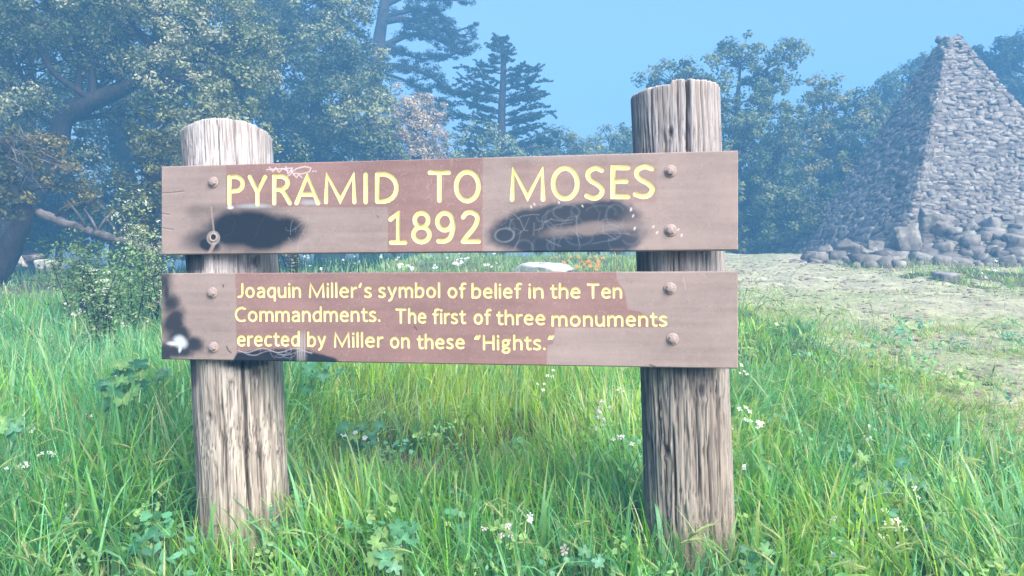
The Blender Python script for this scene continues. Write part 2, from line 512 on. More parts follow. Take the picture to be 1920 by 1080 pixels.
def build_barley():
    """wild barley: thin stem, drooping spindle ear with awns"""
    Vs, Fs, Cs, off = [], [], [], 0
    def push(V, Fc, C):
        nonlocal off
        Vs.append(V); Fs.append(Fc + off); Cs.append(C); off += len(V)
    n = 1050
    y = 1.9 + 7.0 * rng.random(n) ** 1.7
    x = (rng.random(n) * 2 - 1) * (y * 0.75)
    k = (dryness(x, y) < 0.65) & (np.hypot(x + 0.93, y - 2.53) > 0.17) & (np.hypot(x - 0.555, y - 2.32) > 0.17)
    pr = 0.25 + 0.9 * (x > 0.3) + 0.6 * (x < -1.1)
    k &= rng.random(n) < pr
    x, y = x[k], y[k]; n = len(x)
    for i in range(n):
        h = (0.17 + 0.16 * random.random()) * (0.8 if y[i] < 2.3 else 1.0)
        hd = random.random() * 6.28
        if random.random() < 0.35: hd = random.gauss(3.0, 0.9)
        le, cu = 0.08 + 0.15 * random.random(), 0.5 + 0.7 * random.random()
        base = Vector((x[i], y[i], tz(x[i], y[i])))
        S = 6; p = base.copy(); pts = [p.copy()]; th = le
        for s in range(S):
            th += cu / S * 0.8
            p = p + Vector((math.cos(hd) * math.sin(th), math.sin(hd) * math.sin(th), math.cos(th))) * (h / S); pts.append(p.copy())
        L = 0.045 + 0.03 * random.random(); ear = [p.copy()]
        for s in range(5):
            th += 0.05 + 0.12 * random.random()
            p = p + Vector((math.cos(hd) * math.sin(th), math.sin(hd) * math.sin(th), math.cos(th))) * (L / 5); ear.append(p.copy())
        g = random.random()
        ce = np.array([0.26, 0.42, 0.16]) * (1 - g) + np.array([0.44, 0.48, 0.24]) * g
        far = y[i] > 4.5
        V, Fc = tube_geo(pts, 0.0011 if not far else 0.002, 3, False)
        push(np.array([tuple(v) for v in V]), np.array(Fc), np.tile(np.array([0.16, 0.34, 0.11]), (len(V), 1)))
        r = 0.0032 if not far else 0.005
        V, Fc = tube_geo(ear, [r * f for f in (0.5, 1, 1.1, 0.95, 0.7, 0.25)], 4, False, 0.5)
        push(np.array([tuple(v) for v in V]), np.array(Fc), np.tile(ce, (len(V), 1)) * (0.85 + 0.3 * rng.random((len(V), 1))))
        if not far:
            aw = []
            for a in range(34):
                t = random.random(); j = min(int(t * 5), 4); q = ear[j].lerp(ear[j + 1], t * 5 - j)
                ax = (ear[-1] - ear[0]).normalized()
                rd = Vector((random.gauss(0, 1), random.gauss(0, 1), random.gauss(0, 1))); rd -= ax * rd.dot(ax); rd.normalize()
                dr = (ax + rd * 0.34).normalized(); ln = 0.022 + 0.022 * random.random()
                sd = dr.cross(rd).normalized() * 0.0006
                aw += [q - sd, q + sd, q + dr * ln + sd * 0.2, q + dr * ln - sd * 0.2]
            A = np.array([tuple(v) for v in aw]); f = np.arange(len(A)).reshape(-1, 4)
            push(A, f, np.tile(ce * 1.15, (len(A), 1)))
    me = np_mesh('barley_grass', np.concatenate(Vs), np.concatenate(Fs), True, np.concatenate(Cs))
    props(link('barley_grass', me, M['grass']), 'wild barley with pale drooping bristly ears among the green grass', 'wild barley', kind='stuff')
def build_weeds():
    """low rosettes and clover-like leaves in the sward"""
    n = 420
    y = 1.8 + 4.8 * rng.random(n) ** 1.5; x = (rng.random(n) * 2 - 1) * y * 0.75
    k = (dryness(x, y) < 0.8) & (np.hypot(x + 0.95, y - 2.54) > 0.2) & (np.hypot(x - 0.555, y - 2.33) > 0.2)
    x, y = x[k], y[k]; n = len(x); per = 26
    ci = np.repeat(np.arange(n), per); N_ = n * per
    h = (0.05 + 0.13 * rng.random(n))[ci] * rng.random(N_) ** 0.5
    r = 0.07 * rng.random(N_) ** 0.6; a = rng.random(N_) * 6.2832
    P = np.stack([x[ci] + r * np.cos(a), y[ci] + r * np.sin(a), terrain(x, y)[ci] + h], -1)
    nrm = rng.normal(size=(N_, 3)) * 0.45 + np.array([0, -0.35, 0.9]); nrm /= np.linalg.norm(nrm, axis=1, keepdims=True)
    t = np.cross(nrm, rng.normal(size=(N_, 3))); t /= np.linalg.norm(t, axis=1, keepdims=True); b = np.cross(nrm, t)
    s = ((0.007 + 0.012 * rng.random(n))[ci] * (0.6 + 0.7 * rng.random(N_)))[:, None]; asp = (0.35 + 0.6 * rng.random(n))[ci][:, None]
    V = np.stack([P - t * s, P + b * s * asp - t * s * .2, P + b * s * asp * .8 + t * s * .6, P + t * s, P - b * s * asp * .8 + t * s * .6, P - b * s * asp - t * s * .2], 1).reshape(-1, 3)
    i = np.arange(N_)[:, None] * 6
    Fc = np.concatenate([i + np.array([0, 1, 2, 3]), i + np.array([0, 3, 4, 5])], 0)
    base = np.array([[0.10, 0.30, 0.15], [0.20, 0.42, 0.16], [0.30, 0.46, 0.16], [0.14, 0.36, 0.22]])[rng.integers(0, 4, n)][ci]
    C = np.repeat(base * (0.7 + 0.6 * rng.random((N_, 1))), 6, 0)
    me = np_mesh('ground_cover', V, Fc, False, C)
    props(link('ground_cover', me, M['broadleaf']), 'low leafy weeds and clover scattered through the meadow grass', 'weeds', kind='stuff')
build_grass()
build_weeds()
build_barley()

# ------------------------------------------------------------------ the sign
# board plane: left end 2.40 m away, right end 2.12 m away
BL = Vector(((302 - 960) / F * 2.40, 2.40, 0)); BR = Vector(((1384 - 960) / F * 2.12, 2.12, 0))
BU = (BR - BL); BLEN = BU.length; BU.normalize()
BN = Vector((BU.y, -BU.x, 0)).normalized()          # towards the camera
if BN.y > 0: BN = -BN

def px2uv(px, py):
    """photo pixel -> (metres along the board, height above ground zero)"""
    d = Vector(((px - 960) / F, 1.0, (540 - py) / F))
    t = BL.dot(BN) / d.dot(BN)
    p = d * t
    return (p.xy - BL.xy).dot(BU.xy), CAM_Z + p.z

def uv3(u, v, w=0.0): return BL + BU * u + BN * w + Vector((0, 0, v))

def Earc(cx, cy, rx, ry, a0, a1, n=None):
    n = n or max(4, int(abs(a1 - a0) / 18))
    return [(cx + rx * math.cos(R(a0 + (a1 - a0) * i / n)), cy + ry * math.sin(R(a0 + (a1 - a0) * i / n))) for i in range(n + 1)]
def Sp(*p, k=4): return [(q.x, q.y) for q in smooth_pts([(a, b, 0) for a, b in p], k)]
X = 0.70
G = {   # glyph: (width, strokes) on stroke centrelines; capital height 1
 'P': (0.52, [[(0, 0), (0, 1)], [(0, 1), (0.22, 1)] + Earc(0.24, 0.74, 0.28, 0.26, 80, -80) + [(0, 0.47)]]),
 'Y': (0.66, [[(0, 1), (0.33, 0.44)], [(0.66, 1), (0.33, 0.44), (0.33, 0)]]),
 'R': (0.56, [[(0, 0), (0, 1)], [(0, 1), (0.2, 1)] + Earc(0.22, 0.76, 0.27, 0.24, 80, -80) + [(0, 0.5)], Sp((0.20, 0.5), (0.33, 0.40), (0.56, 0.0))]),
 'A': (0.70, [[(0, 0), (0.35, 1), (0.70, 0)], [(0.12, 0.32), (0.58, 0.32)]]),
 'M': (0.86, [[(0, 0), (0.03, 1), (0.43, 0.06), (0.83, 1), (0.86, 0)]]),
 'I': (0.0, [[(0, 0), (0, 1)]]),
 'D': (0.64, [[(0, 0), (0, 1)], [(0, 1), (0.2, 1)] + Earc(0.20, 0.5, 0.44, 0.5, 85, -85) + [(0, 0)]]),
 'T': (0.66, [[(0, 1), (0.66, 1)], [(0.33, 1), (0.33, 0)]]),
 'O': (0.78, [Earc(0.39, 0.5, 0.39, 0.5, 90, 450, 28)]),
 'S': (0.52, [Sp((0.50, 0.93), (0.30, 1.0), (0.08, 0.90), (0.04, 0.72), (0.16, 0.57), (0.38, 0.44), (0.52, 0.26), (0.42, 0.06), (0.22, 0.0), (0.0, 0.08))]),
 'E': (0.50, [[(0.50, 1), (0, 1), (0, 0), (0.50, 0)], [(0, 0.53), (0.44, 0.53)]]),
 '1': (0.48, [[(0, 0.80), (0.25, 1), (0.25, 0)], [(0.02, 0), (0.48, 0)]]),
 '8': (0.56, [Earc(0.28, 0.76, 0.235, 0.24, -90, 270, 20), Earc(0.28, 0.26, 0.28, 0.26, 90, 450, 20)]),
 '9': (0.54, [Earc(0.26, 0.70, 0.26, 0.30, 0, 360, 20), Sp((0.52, 0.72), (0.54, 0.45), (0.44, 0.13), (0.26, 0.01), (0.04, 0.01))]),
 '2': (0.54, [Sp((0.02, 0.84), (0.12, 0.97), (0.30, 1.0), (0.47, 0.90), (0.49, 0.70), (0.36, 0.44), (0.16, 0.2), (0.02, 0.0)), [(0.02, 0.0), (0.54, 0.0)]]),
 'J': (0.26, [Sp((0.26, 1), (0.26, 0.55), (0.25, 0.2), (0.16, 0.03), (0.0, 0.0))]),
 'C': (0.60, [Sp((0.60, 0.93), (0.40, 1.0), (0.16, 0.90), (0.02, 0.64), (0.02, 0.36), (0.14, 0.1), (0.38, 0.0), (0.60, 0.06))]),
 'H': (0.58, [[(0, 0), (0, 1)], [(0.58, 0), (0.58, 1)], [(0, 0.53), (0.58, 0.53)]]),
 'o': (0.50, [Earc(0.25, X / 2, 0.25, X / 2, 90, 450, 18)]),
 'a': (0.42, [Sp((0.04, 0.64), (0.18, X), (0.34, 0.66), (0.42, 0.48), (0.42, 0.25), (0.42, 0.0)), Sp((0.42, 0.41), (0.20, 0.39), (0.03, 0.28), (0.02, 0.10), (0.14, 0.0), (0.30, 0.04), (0.42, 0.15))]),
 'q': (0.46, [Sp((0.46, 0.60), (0.30, X), (0.10, 0.62), (0.0, 0.34), (0.08, 0.07), (0.22, 0.0), (0.36, 0.06), (0.46, 0.18)), [(0.46, X), (0.46, -0.26)]]),
 'u': (0.44, [Sp((0, X), (0, 0.3), (0.06, 0.06), (0.20, 0.0), (0.34, 0.07), (0.44, 0.2)), [(0.44, X), (0.44, 0)]]),
 'i': (0.0, [[(0, 0), (0, X)], [(0, 0.965), (0, 0.985)]]),
 'n': (0.44, [[(0, 0), (0, X)], Sp((0, 0.50), (0.10, 0.64), (0.24, X), (0.39, 0.62), (0.44, 0.42), (0.44, 0.2), (0.44, 0.0))]),
 'm': (0.80, [[(0, 0), (0, X)], Sp((0, 0.52), (0.08, 0.64), (0.21, X), (0.34, 0.64), (0.40, 0.44), (0.40, 0.0)), Sp((0.40, 0.50), (0.48, 0.64), (0.61, X), (0.75, 0.63), (0.80, 0.42), (0.80, 0.0))]),
 'l': (0.0, [[(0, 0), (0, 1.04)]]),
 'e': (0.46, [Sp((0.02, 0.38), (0.2, 0.38), (0.45, 0.38), (0.42, 0.58), (0.25, X), (0.08, 0.60), (0.0, 0.34), (0.07, 0.1), (0.25, 0.0), (0.44, 0.06))]),
 'r': (0.27, [[(0, 0), (0, X)], Sp((0, 0.48), (0.08, 0.62), (0.18, 0.69), (0.27, 0.69))]),
 's': (0.35, [Sp((0.33, 0.65), (0.19, X), (0.04, 0.62), (0.04, 0.46), (0.18, 0.36), (0.33, 0.25), (0.33, 0.08), (0.17, 0.0), (0.0, 0.05))]),
 'y': (0.46, [[(0, X), (0.24, 0.06)], Sp((0.46, X), (0.24, 0.06), (0.16, -0.16), (0.04, -0.27))]),
 'b': (0.47, [[(0, 1.04), (0, 0)], Sp((0, 0.52), (0.12, 0.66), (0.26, X), (0.42, 0.60), (0.47, 0.36), (0.40, 0.09), (0.22, 0.0), (0.0, 0.08))]),
 'd': (0.47, [[(0.47, 1.04), (0.47, 0)], Sp((0.47, 0.62), (0.28, X), (0.08, 0.60), (0.0, 0.34), (0.08, 0.06), (0.22, 0.0), (0.36, 0.07), (0.47, 0.2))]),
 'f': (0.32, [Sp((0.34, 1.03), (0.22, 1.05), (0.12, 0.96), (0.10, 0.78), (0.10, 0.4), (0.10, 0.0)), [(-0.02, X - 0.02), (0.28, X - 0.02)]]),
 't': (0.30, [Sp((0.09, 0.90), (0.09, 0.5), (0.10, 0.14), (0.17, 0.01), (0.30, 0.02)), [(-0.03, X - 0.02), (0.28, X - 0.02)]]),
 'h': (0.44, [[(0, 0), (0, 1.04)], Sp((0, 0.50), (0.10, 0.64), (0.24, X), (0.39, 0.62), (0.44, 0.42), (0.44, 0.2), (0.44, 0.0))]),
 'c': (0.38, [Sp((0.38, 0.66), (0.22, X), (0.06, 0.60), (0.0, 0.34), (0.06, 0.08), (0.22, 0.0), (0.38, 0.05))]),
 'g': (0.44, [Earc(0.20, 0.50, 0.17, 0.20, 90, 450, 14), [(0.26, X), (0.44, X)], Sp((0.08, 0.33), (0.04, 0.20), (0.14, 0.12), (0.34, 0.09), (0.42, -0.05), (0.34, -0.22), (0.16, -0.25), (0.02, -0.16), (0.06, 0.0), (0.18, 0.10))]),
 '.': (0.0, [[(0, 0.02), (0, 0.04)]]),
 '\u2019': (0.10, [[(0.10, 1.0), (0.0, 0.78)]]),
 '\u201c': (0.26, [[(0.0, 0.80), (0.10, 1.0)], [(0.16, 0.80), (0.26, 1.0)]]),
 '\u201d': (0.26, [[(0.10, 1.0), (0.0, 0.80)], [(0.26, 1.0), (0.16, 0.80)]]),
}

def stroke_polys(st, r):
    """quads either side of the centreline with mitred joints, plus round caps"""
    P = [Vector(p) for p in st]
    Q = [P[0]]
    for p in P[1:]:
        if (p - Q[-1]).length > 1e-5: Q.append(p)
    P = Q
    closed = (P[0] - P[-1]).length < r * 0.3 and len(P) > 6
    if closed: P[-1] = P[0].copy()
    n = len(P); L, Rr = [], []
    for i in range(n):
        if closed and i in (0, n - 1): a, b = P[n - 2], P[1]
        else: a, b = P[max(i - 1, 0)], P[min(i + 1, n - 1)]
        d0 = (P[i] - a).normalized() if (P[i] - a).length > 1e-9 else (b - P[i]).normalized()
        d1 = (b - P[i]).normalized() if (b - P[i]).length > 1e-9 else d0
        m = (d0 + d1)
        m = m.normalized() if m.length > 1e-4 else d0
        nn = Vector((-m.y, m.x)); c = max(0.55, nn.dot(Vector((-d1.y, d1.x))))
        L.append(P[i] + nn * (r / c)); Rr.append(P[i] - nn * (r / c))
    polys = []
    for i in range(n - 1):
        polys.append([P[i], P[i + 1], L[i + 1], L[i]])
        polys.append([P[i + 1], P[i], Rr[i], Rr[i + 1]])
    if not closed:
        for e, (p, q) in ((0, (P[0], P[1])), (1, (P[-1], P[-2]))):
            d = (p - q).normalized(); a0 = math.atan2(d.y, d.x)
            arc = [p + Vector((math.cos(a0 + t), math.sin(a0 + t))) * r for t in np.linspace(-math.pi / 2, math.pi / 2, 7)]
            for j in range(6): polys.append([p, arc[j], arc[j + 1]])
    return polys, P

def area(p):
    return 0.5 * sum(p[i].x * p[(i + 1) % len(p)].y - p[(i + 1) % len(p)].x * p[i].y for i in range(len(p)))

def carve(strokes, r, depth, box):
    """returns (verts3, groove faces, plate faces) of the letter's rectangle"""
    V, Fc = [], []
    (u0, v0, u1, v1) = box
    V = [Vector((u0, v0)), Vector((u1, v0)), Vector((u1, v1)), Vector((u0, v1))]; Fc = [[0, 1, 2, 3]]
    cls = []
    for st in strokes:
        ps, P = stroke_polys(st, r)
        cls.append(P)
        for p in ps:
            for tri in ([p] if len(p) == 3 else [[p[0], p[1], p[2]], [p[0], p[2], p[3]]]):
                if abs(area(tri)) < 1e-10: continue
                if area(tri) < 0: tri = tri[::-1]
                b = len(V); V += tri; Fc.append([b, b + 1, b + 2])
    ov, oe, of, _, _, orig = delaunay_2d_cdt(V, [], Fc, 0, 1e-6)
    def dist(q):
        m = 9
        for P in cls:
            for a, b in zip(P[:-1], P[1:]):
                ab = b - a; t = max(0, min(1, (q - a).dot(ab) / max(ab.length_squared, 1e-12)))
                m = min(m, (q - (a + ab * t)).length)
        return m
    D = [depth * math.sqrt(max(0, 1 - min(1, dist(q) / r * 1.01) ** 2)) for q in ov]
    groove, plate = [], []
    for f, o in zip(of, orig):
        if not o: continue
        c = sum((ov[i] for i in f), Vector((0, 0))) / len(f)
        (groove if dist(c) < r * 1.03 else plate).append(tuple(f))
    edge = set(i for f in plate for i in f)
    V3 = [(q.x, q.y, 0.0 if i in edge else -D[i]) for i, q in enumerate(ov)]
    return V3, groove, plate

def layout_word(word, x0, x1, yb, cap, sw, fs=1.0):
    """word between photo pixels x0..x1, baseline yb, capital height cap (px), stroke width sw (px)"""
    gap = 0.27
    adv = []; x = 0
    for ch in word:
        w = G[ch][0]; adv.append(x); x += w + gap * (1.0 if ch not in "rtf" else 0.75)
    last = G[word[-1]][0]
    total = adv[-1] + last
    s = (x1 - x0 - sw) / max(total, 1e-6)
    out = []
    for ch, a in zip(word, adv):
        out.append((ch, [[(x0 + sw / 2 + (a + p[0]) * s, yb - sw / 2 - p[1] * (cap - sw)) for p in st] for st in G[ch][1]]))
    return out

def single(ch, x0, x1, yt, yb, sw):
    w = G[ch][0]; s = (x1 - x0 - sw) / w if w else 1
    return (ch, [[(x0 + sw / 2 + p[0] * s, yb - sw / 2 - p[1] * (yb - yt - sw)) for p in st] for st in G[ch][1]])

UP, LO = [], []
for a in [('P', 426, 460, 327, 387), ('Y', 464, 502, 327, 387), ('R', 510, 548, 326, 385), ('A', 552, 601, 325, 385), ('M', 607, 669, 324, 383),
          ('I', 681.5, 690.5, 323, 383), ('D', 703, 748, 322, 382), ('T', 802, 846, 319, 380), ('O', 851, 902, 318, 381),
          ('M', 956, 1023, 314, 378), ('O', 1033, 1087, 311, 377), ('S', 1096, 1134, 311, 376), ('E', 1145, 1182, 310, 373), ('S', 1187, 1228, 308, 373),
          ('1', 728, 764, 396, 459), ('8', 771, 810, 395, 458), ('9', 816, 854, 395, 457), ('2', 863, 902, 394, 457)]:
    UP.append(single(*a, 8.8))
for wd, x0, x1, yb in [('Joaquin', 445, 565, 559), ('Miller\u2019s', 579, 698, 559), ('symbol', 709, 826, 559), ('of', 839, 875, 559.5), ('belief', 884, 979, 560),
                       ('in', 991, 1020, 560), ('the', 1032, 1089, 560), ('Ten', 1100, 1167, 560),
                       ('Commandments.', 440, 714, 604), ('The', 741, 800, 607), ('first', 811, 875, 608), ('of', 888, 922, 609), ('three', 931, 1023, 610), ('monuments', 1034, 1252, 612.5),
                       ('erected', 444, 563, 650), ('by', 576, 612, 651), ('Miller', 626, 720, 652), ('on', 731, 769, 653.5), ('these', 782, 872, 655), ('\u201cHights.\u201d', 889, 1040, 657)]:
    LO += layout_word(wd, x0, x1, yb, 29.5, 5.0)

# painted surface of a board: weathering, patches and spray drawn into an image in memory
def board_texture(name, L, v0, v1, painter, res=1.3e-3):
    W, H = int(L / res), int((v1 - v0) / res)
    u = (np.arange(W) + 0.5) / W * L; v = v0 + (np.arange(H) + 0.5) / H * (v1 - v0)
    U, V = np.meshgrid(u, v)
    PX = BL.x + BU.x * U; PY = BL.y + BU.y * U
    px = 960 + PX / PY * F; py = 540 - (V - CAM_Z) / PY * F
    c = painter(px, py, U, V)
    im = bpy.data.images.new(name, W, H, float_buffer=False)
    im.colorspace_settings.name = 'sRGB'
    lin = np.clip(c, 0, 1)
    srgb = np.where(lin < 0.0031308, lin * 12.92, 1.055 * lin ** (1 / 2.4) - 0.055)
    a = np.ones((H, W, 4), dtype=np.float32); a[..., :3] = srgb
    im.pixels.foreach_set(a.ravel()); im.update(); im.pack()
    return im

LIGHT = np.array([0.285, 0.222, 0.205]); DARK = np.array([0.245, 0.145, 0.135]); BLACK = np.array([0.008, 0.016, 0.028])
def n2(a, b, s, seed, o=4):
    return fbm(np.stack([a * s, b * s, a * 0], -1).reshape(-1, 3), seed, o).reshape(a.shape)
def mixc(c, d, w): return c * (1 - w[..., None]) + np.asarray(d) * w[..., None]
def segd(X, Y, pts):
    m = np.full(X.shape, 1e9)
    for (ax, ay), (bx, by) in zip(pts[:-1], pts[1:]):
        dx, dy = bx - ax, by - ay; t = np.clip(((X - ax) * dx + (Y - ay) * dy) / (dx * dx + dy * dy + 1e-9), 0, 1)
        m = np.minimum(m, np.hypot(X - ax - t * dx, Y - ay - t * dy))
    return m
def box(X, Y, x0, x1, y0, y1, e=1.5): return ss(x0 - e, x0 + e, X) * ss(x1 + e, x1 - e, X) * ss(y0 - e, y0 + e, Y) * ss(y1 + e, y1 - e, Y)
def ell(X, Y, cx, cy, rx, ry, a=0.0):
    c, s = math.cos(R(a)), math.sin(R(a)); dx, dy = X - cx, Y - cy
    return np.hypot((dx * c + dy * s) / rx, (-dx * s + dy * c) / ry)
rs = random.Random(5)
def scratches(X, Y, c, n, x0, x1, y0, y1, ln, colr, w=0.9, amt=0.5):
    for _ in range(n):
        x, y = rs.uniform(x0, x1), rs.uniform(y0, y1); a = rs.uniform(0, 6.28); pts = [(x, y)]
        for k in range(3):
            a += rs.uniform(-0.6, 0.6); x += math.cos(a) * ln * rs.random(); y += math.sin(a) * ln * rs.random(); pts.append((x, y))
        c = mixc(c, colr, amt * rs.uniform(0.4, 1) * ss(w * 1.4, w * 0.3, segd(X, Y, pts)))
    return c
def loops(X, Y, c, n, x0, x1, y0, y1, rr, colr, w=0.8, amt=0.35):
    for _ in range(n):
        cx, cy = rs.uniform(x0, x1), rs.uniform(y0, y1); r1, r2 = rr * rs.uniform(0.4, 1.3), rr * rs.uniform(0.3, 0.9); a0 = rs.uniform(0, 6.3); sp = rs.uniform(2.0, 6.0)
        pts = [(cx + r1 * math.cos(a0 + sp * t / 12), cy + r2 * math.sin(a0 + sp * t / 12)) for t in range(13)]
        c = mixc(c, colr, amt * rs.uniform(0.4, 1) * ss(w * 1.5, w * 0.3, segd(X, Y, pts)))
    return c

def base_paint(X, Y, U, V, darkmask):
    g = n2(U * 1.2, V * 14, 5, 101, 5) - 0.5         # long grain
    f = n2(U, V, 60, 103, 4) - 0.5
    b = n2(U, V, 7, 105, 3) - 0.5
    c = LIGHT + np.zeros(X.shape + (3,))
    c = mixc(c, DARK, darkmask)
    c = c * (1 + 0.30 * g + 0.12 * f + 0.30 * b)[..., None]
    sp = ss(0.70, 0.78, n2(U, V, 220, 107, 2))       # small chips and specks
    c = mixc(c, (0.40, 0.32, 0.29), 0.25 * sp)
    dk = ss(0.74, 0.80, n2(U + 3, V, 150, 109, 2))
    return mixc(c, (0.05, 0.035, 0.035), 0.12 * dk)

def paint_upper(X, Y, U, V):
    wob = (n2(U, V, 25, 111, 3) - 0.5) * 5
    dm = box(X, Y + wob * 0.5, 424, 905, 290, 388) * 0.9
    dm = np.maximum(dm, box(X, Y + wob * 0.4, 727, 905, 380, 480) * 0.95)
    dm = np.maximum(dm, 0.45 * box(X, Y, 960, 1232, 303, 382, 5))
    dm = np.maximum(dm, 0.25 * box(X, Y, 390, 905, 305, 325, 6))
    c = base_paint(X, Y, U, V, dm)
    nz = (n2(U, V, 18, 113, 4) - 0.5)
    # left black spray cloud with a hard upper left edge by the missing bolt
    ryy = np.interp(X, [360, 430, 500, 560, 600], [44, 46, 44, 34, 20]); e = np.hypot((X - 478) / 114, (Y - 430) / ryy)
    body = ss(1.16, 0.6, e + nz * 0.5)
    tip = ss(1.1, 0.3, ell(X, Y, 395, 445, 66, 30, -12) + nz * 0.4)
    low = ss(1.0, 0.4, ell(X, Y, 392, 458, 34, 20, 10) + nz * 0.3)
    m = np.clip(np.maximum(body, np.maximum(0.85 * tip, low)), 0, 1)
    edge = ss(386, 392, Y + (X - 400) * 0.01)
    m = m * edge
    halo = 0.35 * ss(1.25, 0.8, ell(X, Y, 470, 395, 110, 26) + nz * 0.5) * ss(560, 480, X)
    m = np.maximum(m, halo * ss(376, 392, Y))
    c = mixc(c, BLACK, 0.97 * m)
    # wiped grey smear under the first letters
    sm = ss(1, 0.2, ell(X, Y, 480, 386, 62, 7) + nz * 0.6); c = mixc(c, (0.36, 0.40, 0.42), 0.65 * sm)
    sm = ss(1, 0.2, ell(X, Y, 582, 380, 28, 7) + nz * 0.6); c = mixc(c, (0.36, 0.42, 0.45), 0.6 * sm)
    c = mixc(c, (0.6, 0.58, 0.6), 0.8 * ss(1.1, 0.6, ell(X, Y, 432, 389, 7, 4)))
    # scraped line and ring round the empty bolt hole
    c = mixc(c, (0.30, 0.25, 0.23), 0.75 * ss(2.4, 0.8, segd(X, Y, [(396, 388), (399, 415), (401, 435)])))
    c = mixc(c, (0.30, 0.22, 0.20), 0.9 * ss(5, 1.5, segd(X, Y, [(402, 456), (394, 472), (390, 478)])))
    rg = np.abs(ell(X, Y, 400, 446, 10, 11) - 1) ; c = mixc(c, (0.36, 0.33, 0.32), 0.6 * ss(0.3, 0.1, rg + nz * 0.5))
    c = scratches(X, Y, c, 10, 540, 580, 412, 450, 14, (0.3, 0.33, 0.36), 0.7, 0.5)
    c = scratches(X, Y, c, 8, 330, 560, 395, 465, 26, (0.14, 0.14, 0.16), 0.8, 0.12)
    # scratched tag at the top edge
    for pts in ([(505, 313), (512, 322), (517, 314), (523, 323), (530, 316), (540, 320)], [(500, 318), (548, 315), (545, 327), (538, 331)],
                [(548, 322), (556, 316), (572, 312), (583, 315), (580, 322), (566, 326), (552, 325)], [(550, 326), (556, 333), (560, 327), (566, 333)],
                [(536, 312), (540, 326), (546, 318), (551, 328)], [(586, 321), (588, 321)], [(591, 321), (593, 321)]):
        c = mixc(c, (0.62, 0.52, 0.52), 0.8 * ss(1.6, 0.4, segd(X, Y, pts)))
    # right smoky patch: dark rim, pale wiped middle with scribbles
    e = ell(X, Y, 1075, 430, 152, 54, -3)
    rim = ss(1.1, 0.86, e + nz * 0.3)
    inner = ss(1.0, 0.35, ell(X, Y, 1120, 428, 130, 17, -6) + nz * 0.7)
    fade = ss(1260, 1150, X + nz * 60)
    c = mixc(c, BLACK * 1.8, 0.93 * rim * fade * (1 - 0.62 * inner))
    lowd = ss(1.0, 0.5, ell(X, Y, 1090, 458, 130, 18) + nz * 0.5) * (1 - 0.3 * inner)
    c = mixc(c, BLACK * 2.4, 0.55 * lowd * fade)
    c = loops(X, Y, c, 15, 945, 1190, 388, 468, 26, (0.22, 0.25, 0.30), 2.2, 0.22)
    c = scratches(X, Y, c, 34, 940, 1200, 385, 465, 22, (0.30, 0.31, 0.35), 1.3, 0.28)
    c = mixc(c, (0.36, 0.38, 0.42), 0.28 * ss(0.2, 0.02, np.abs(ell(X, Y, 947, 441, 17, 12) + nz * 0.4 - 1)))
    for (x, y) in ((1187, 405), (1190, 428), (1183, 393), (1232, 436), (1272, 430), (1278, 441), (1225, 425), (1002, 383), (996, 388), (1092, 386), (1048, 380)):
        c = mixc(c, (0.62, 0.55, 0.52), 0.8 * ss(1.2, 0.5, ell(X, Y, x, y, 2.2, 4.2, rs.uniform(-40, 40)) + nz * 1.2))
    c = scratches(X, Y, c, 26, 760, 950, 300, 400, 9, (0.45, 0.38, 0.38), 0.6, 0.5)
    c = scratches(X, Y, c, 18, 310, 1370, 300, 470, 12, (0.42, 0.36, 0.35), 0.5, 0.35)
    # splits in the board at the left end
    for pts in ([(303, 362), (320, 361), (345, 358)], [(303, 427), (325, 430)], [(303, 400), (318, 402)]):
        c = mixc(c, (0.05, 0.035, 0.035), 0.7 * ss(1.4, 0.4, segd(X, Y, pts)))
        c = mixc(c, (0.42, 0.35, 0.34), 0.5 * ss(1.6, 0.4, segd(X, Y - 2, pts)))
    c = mixc(c, (0.05, 0.04, 0.05), 0.8 * ss(1.2, 0.5, ell(X, Y, 489, 339, 3.5, 2.2, -20)))
    c = mixc(c, (0.06, 0.05, 0.05), 0.7 * ss(1.3, 0.4, segd(X, Y, [(706, 404), (710, 408)])))
    return c

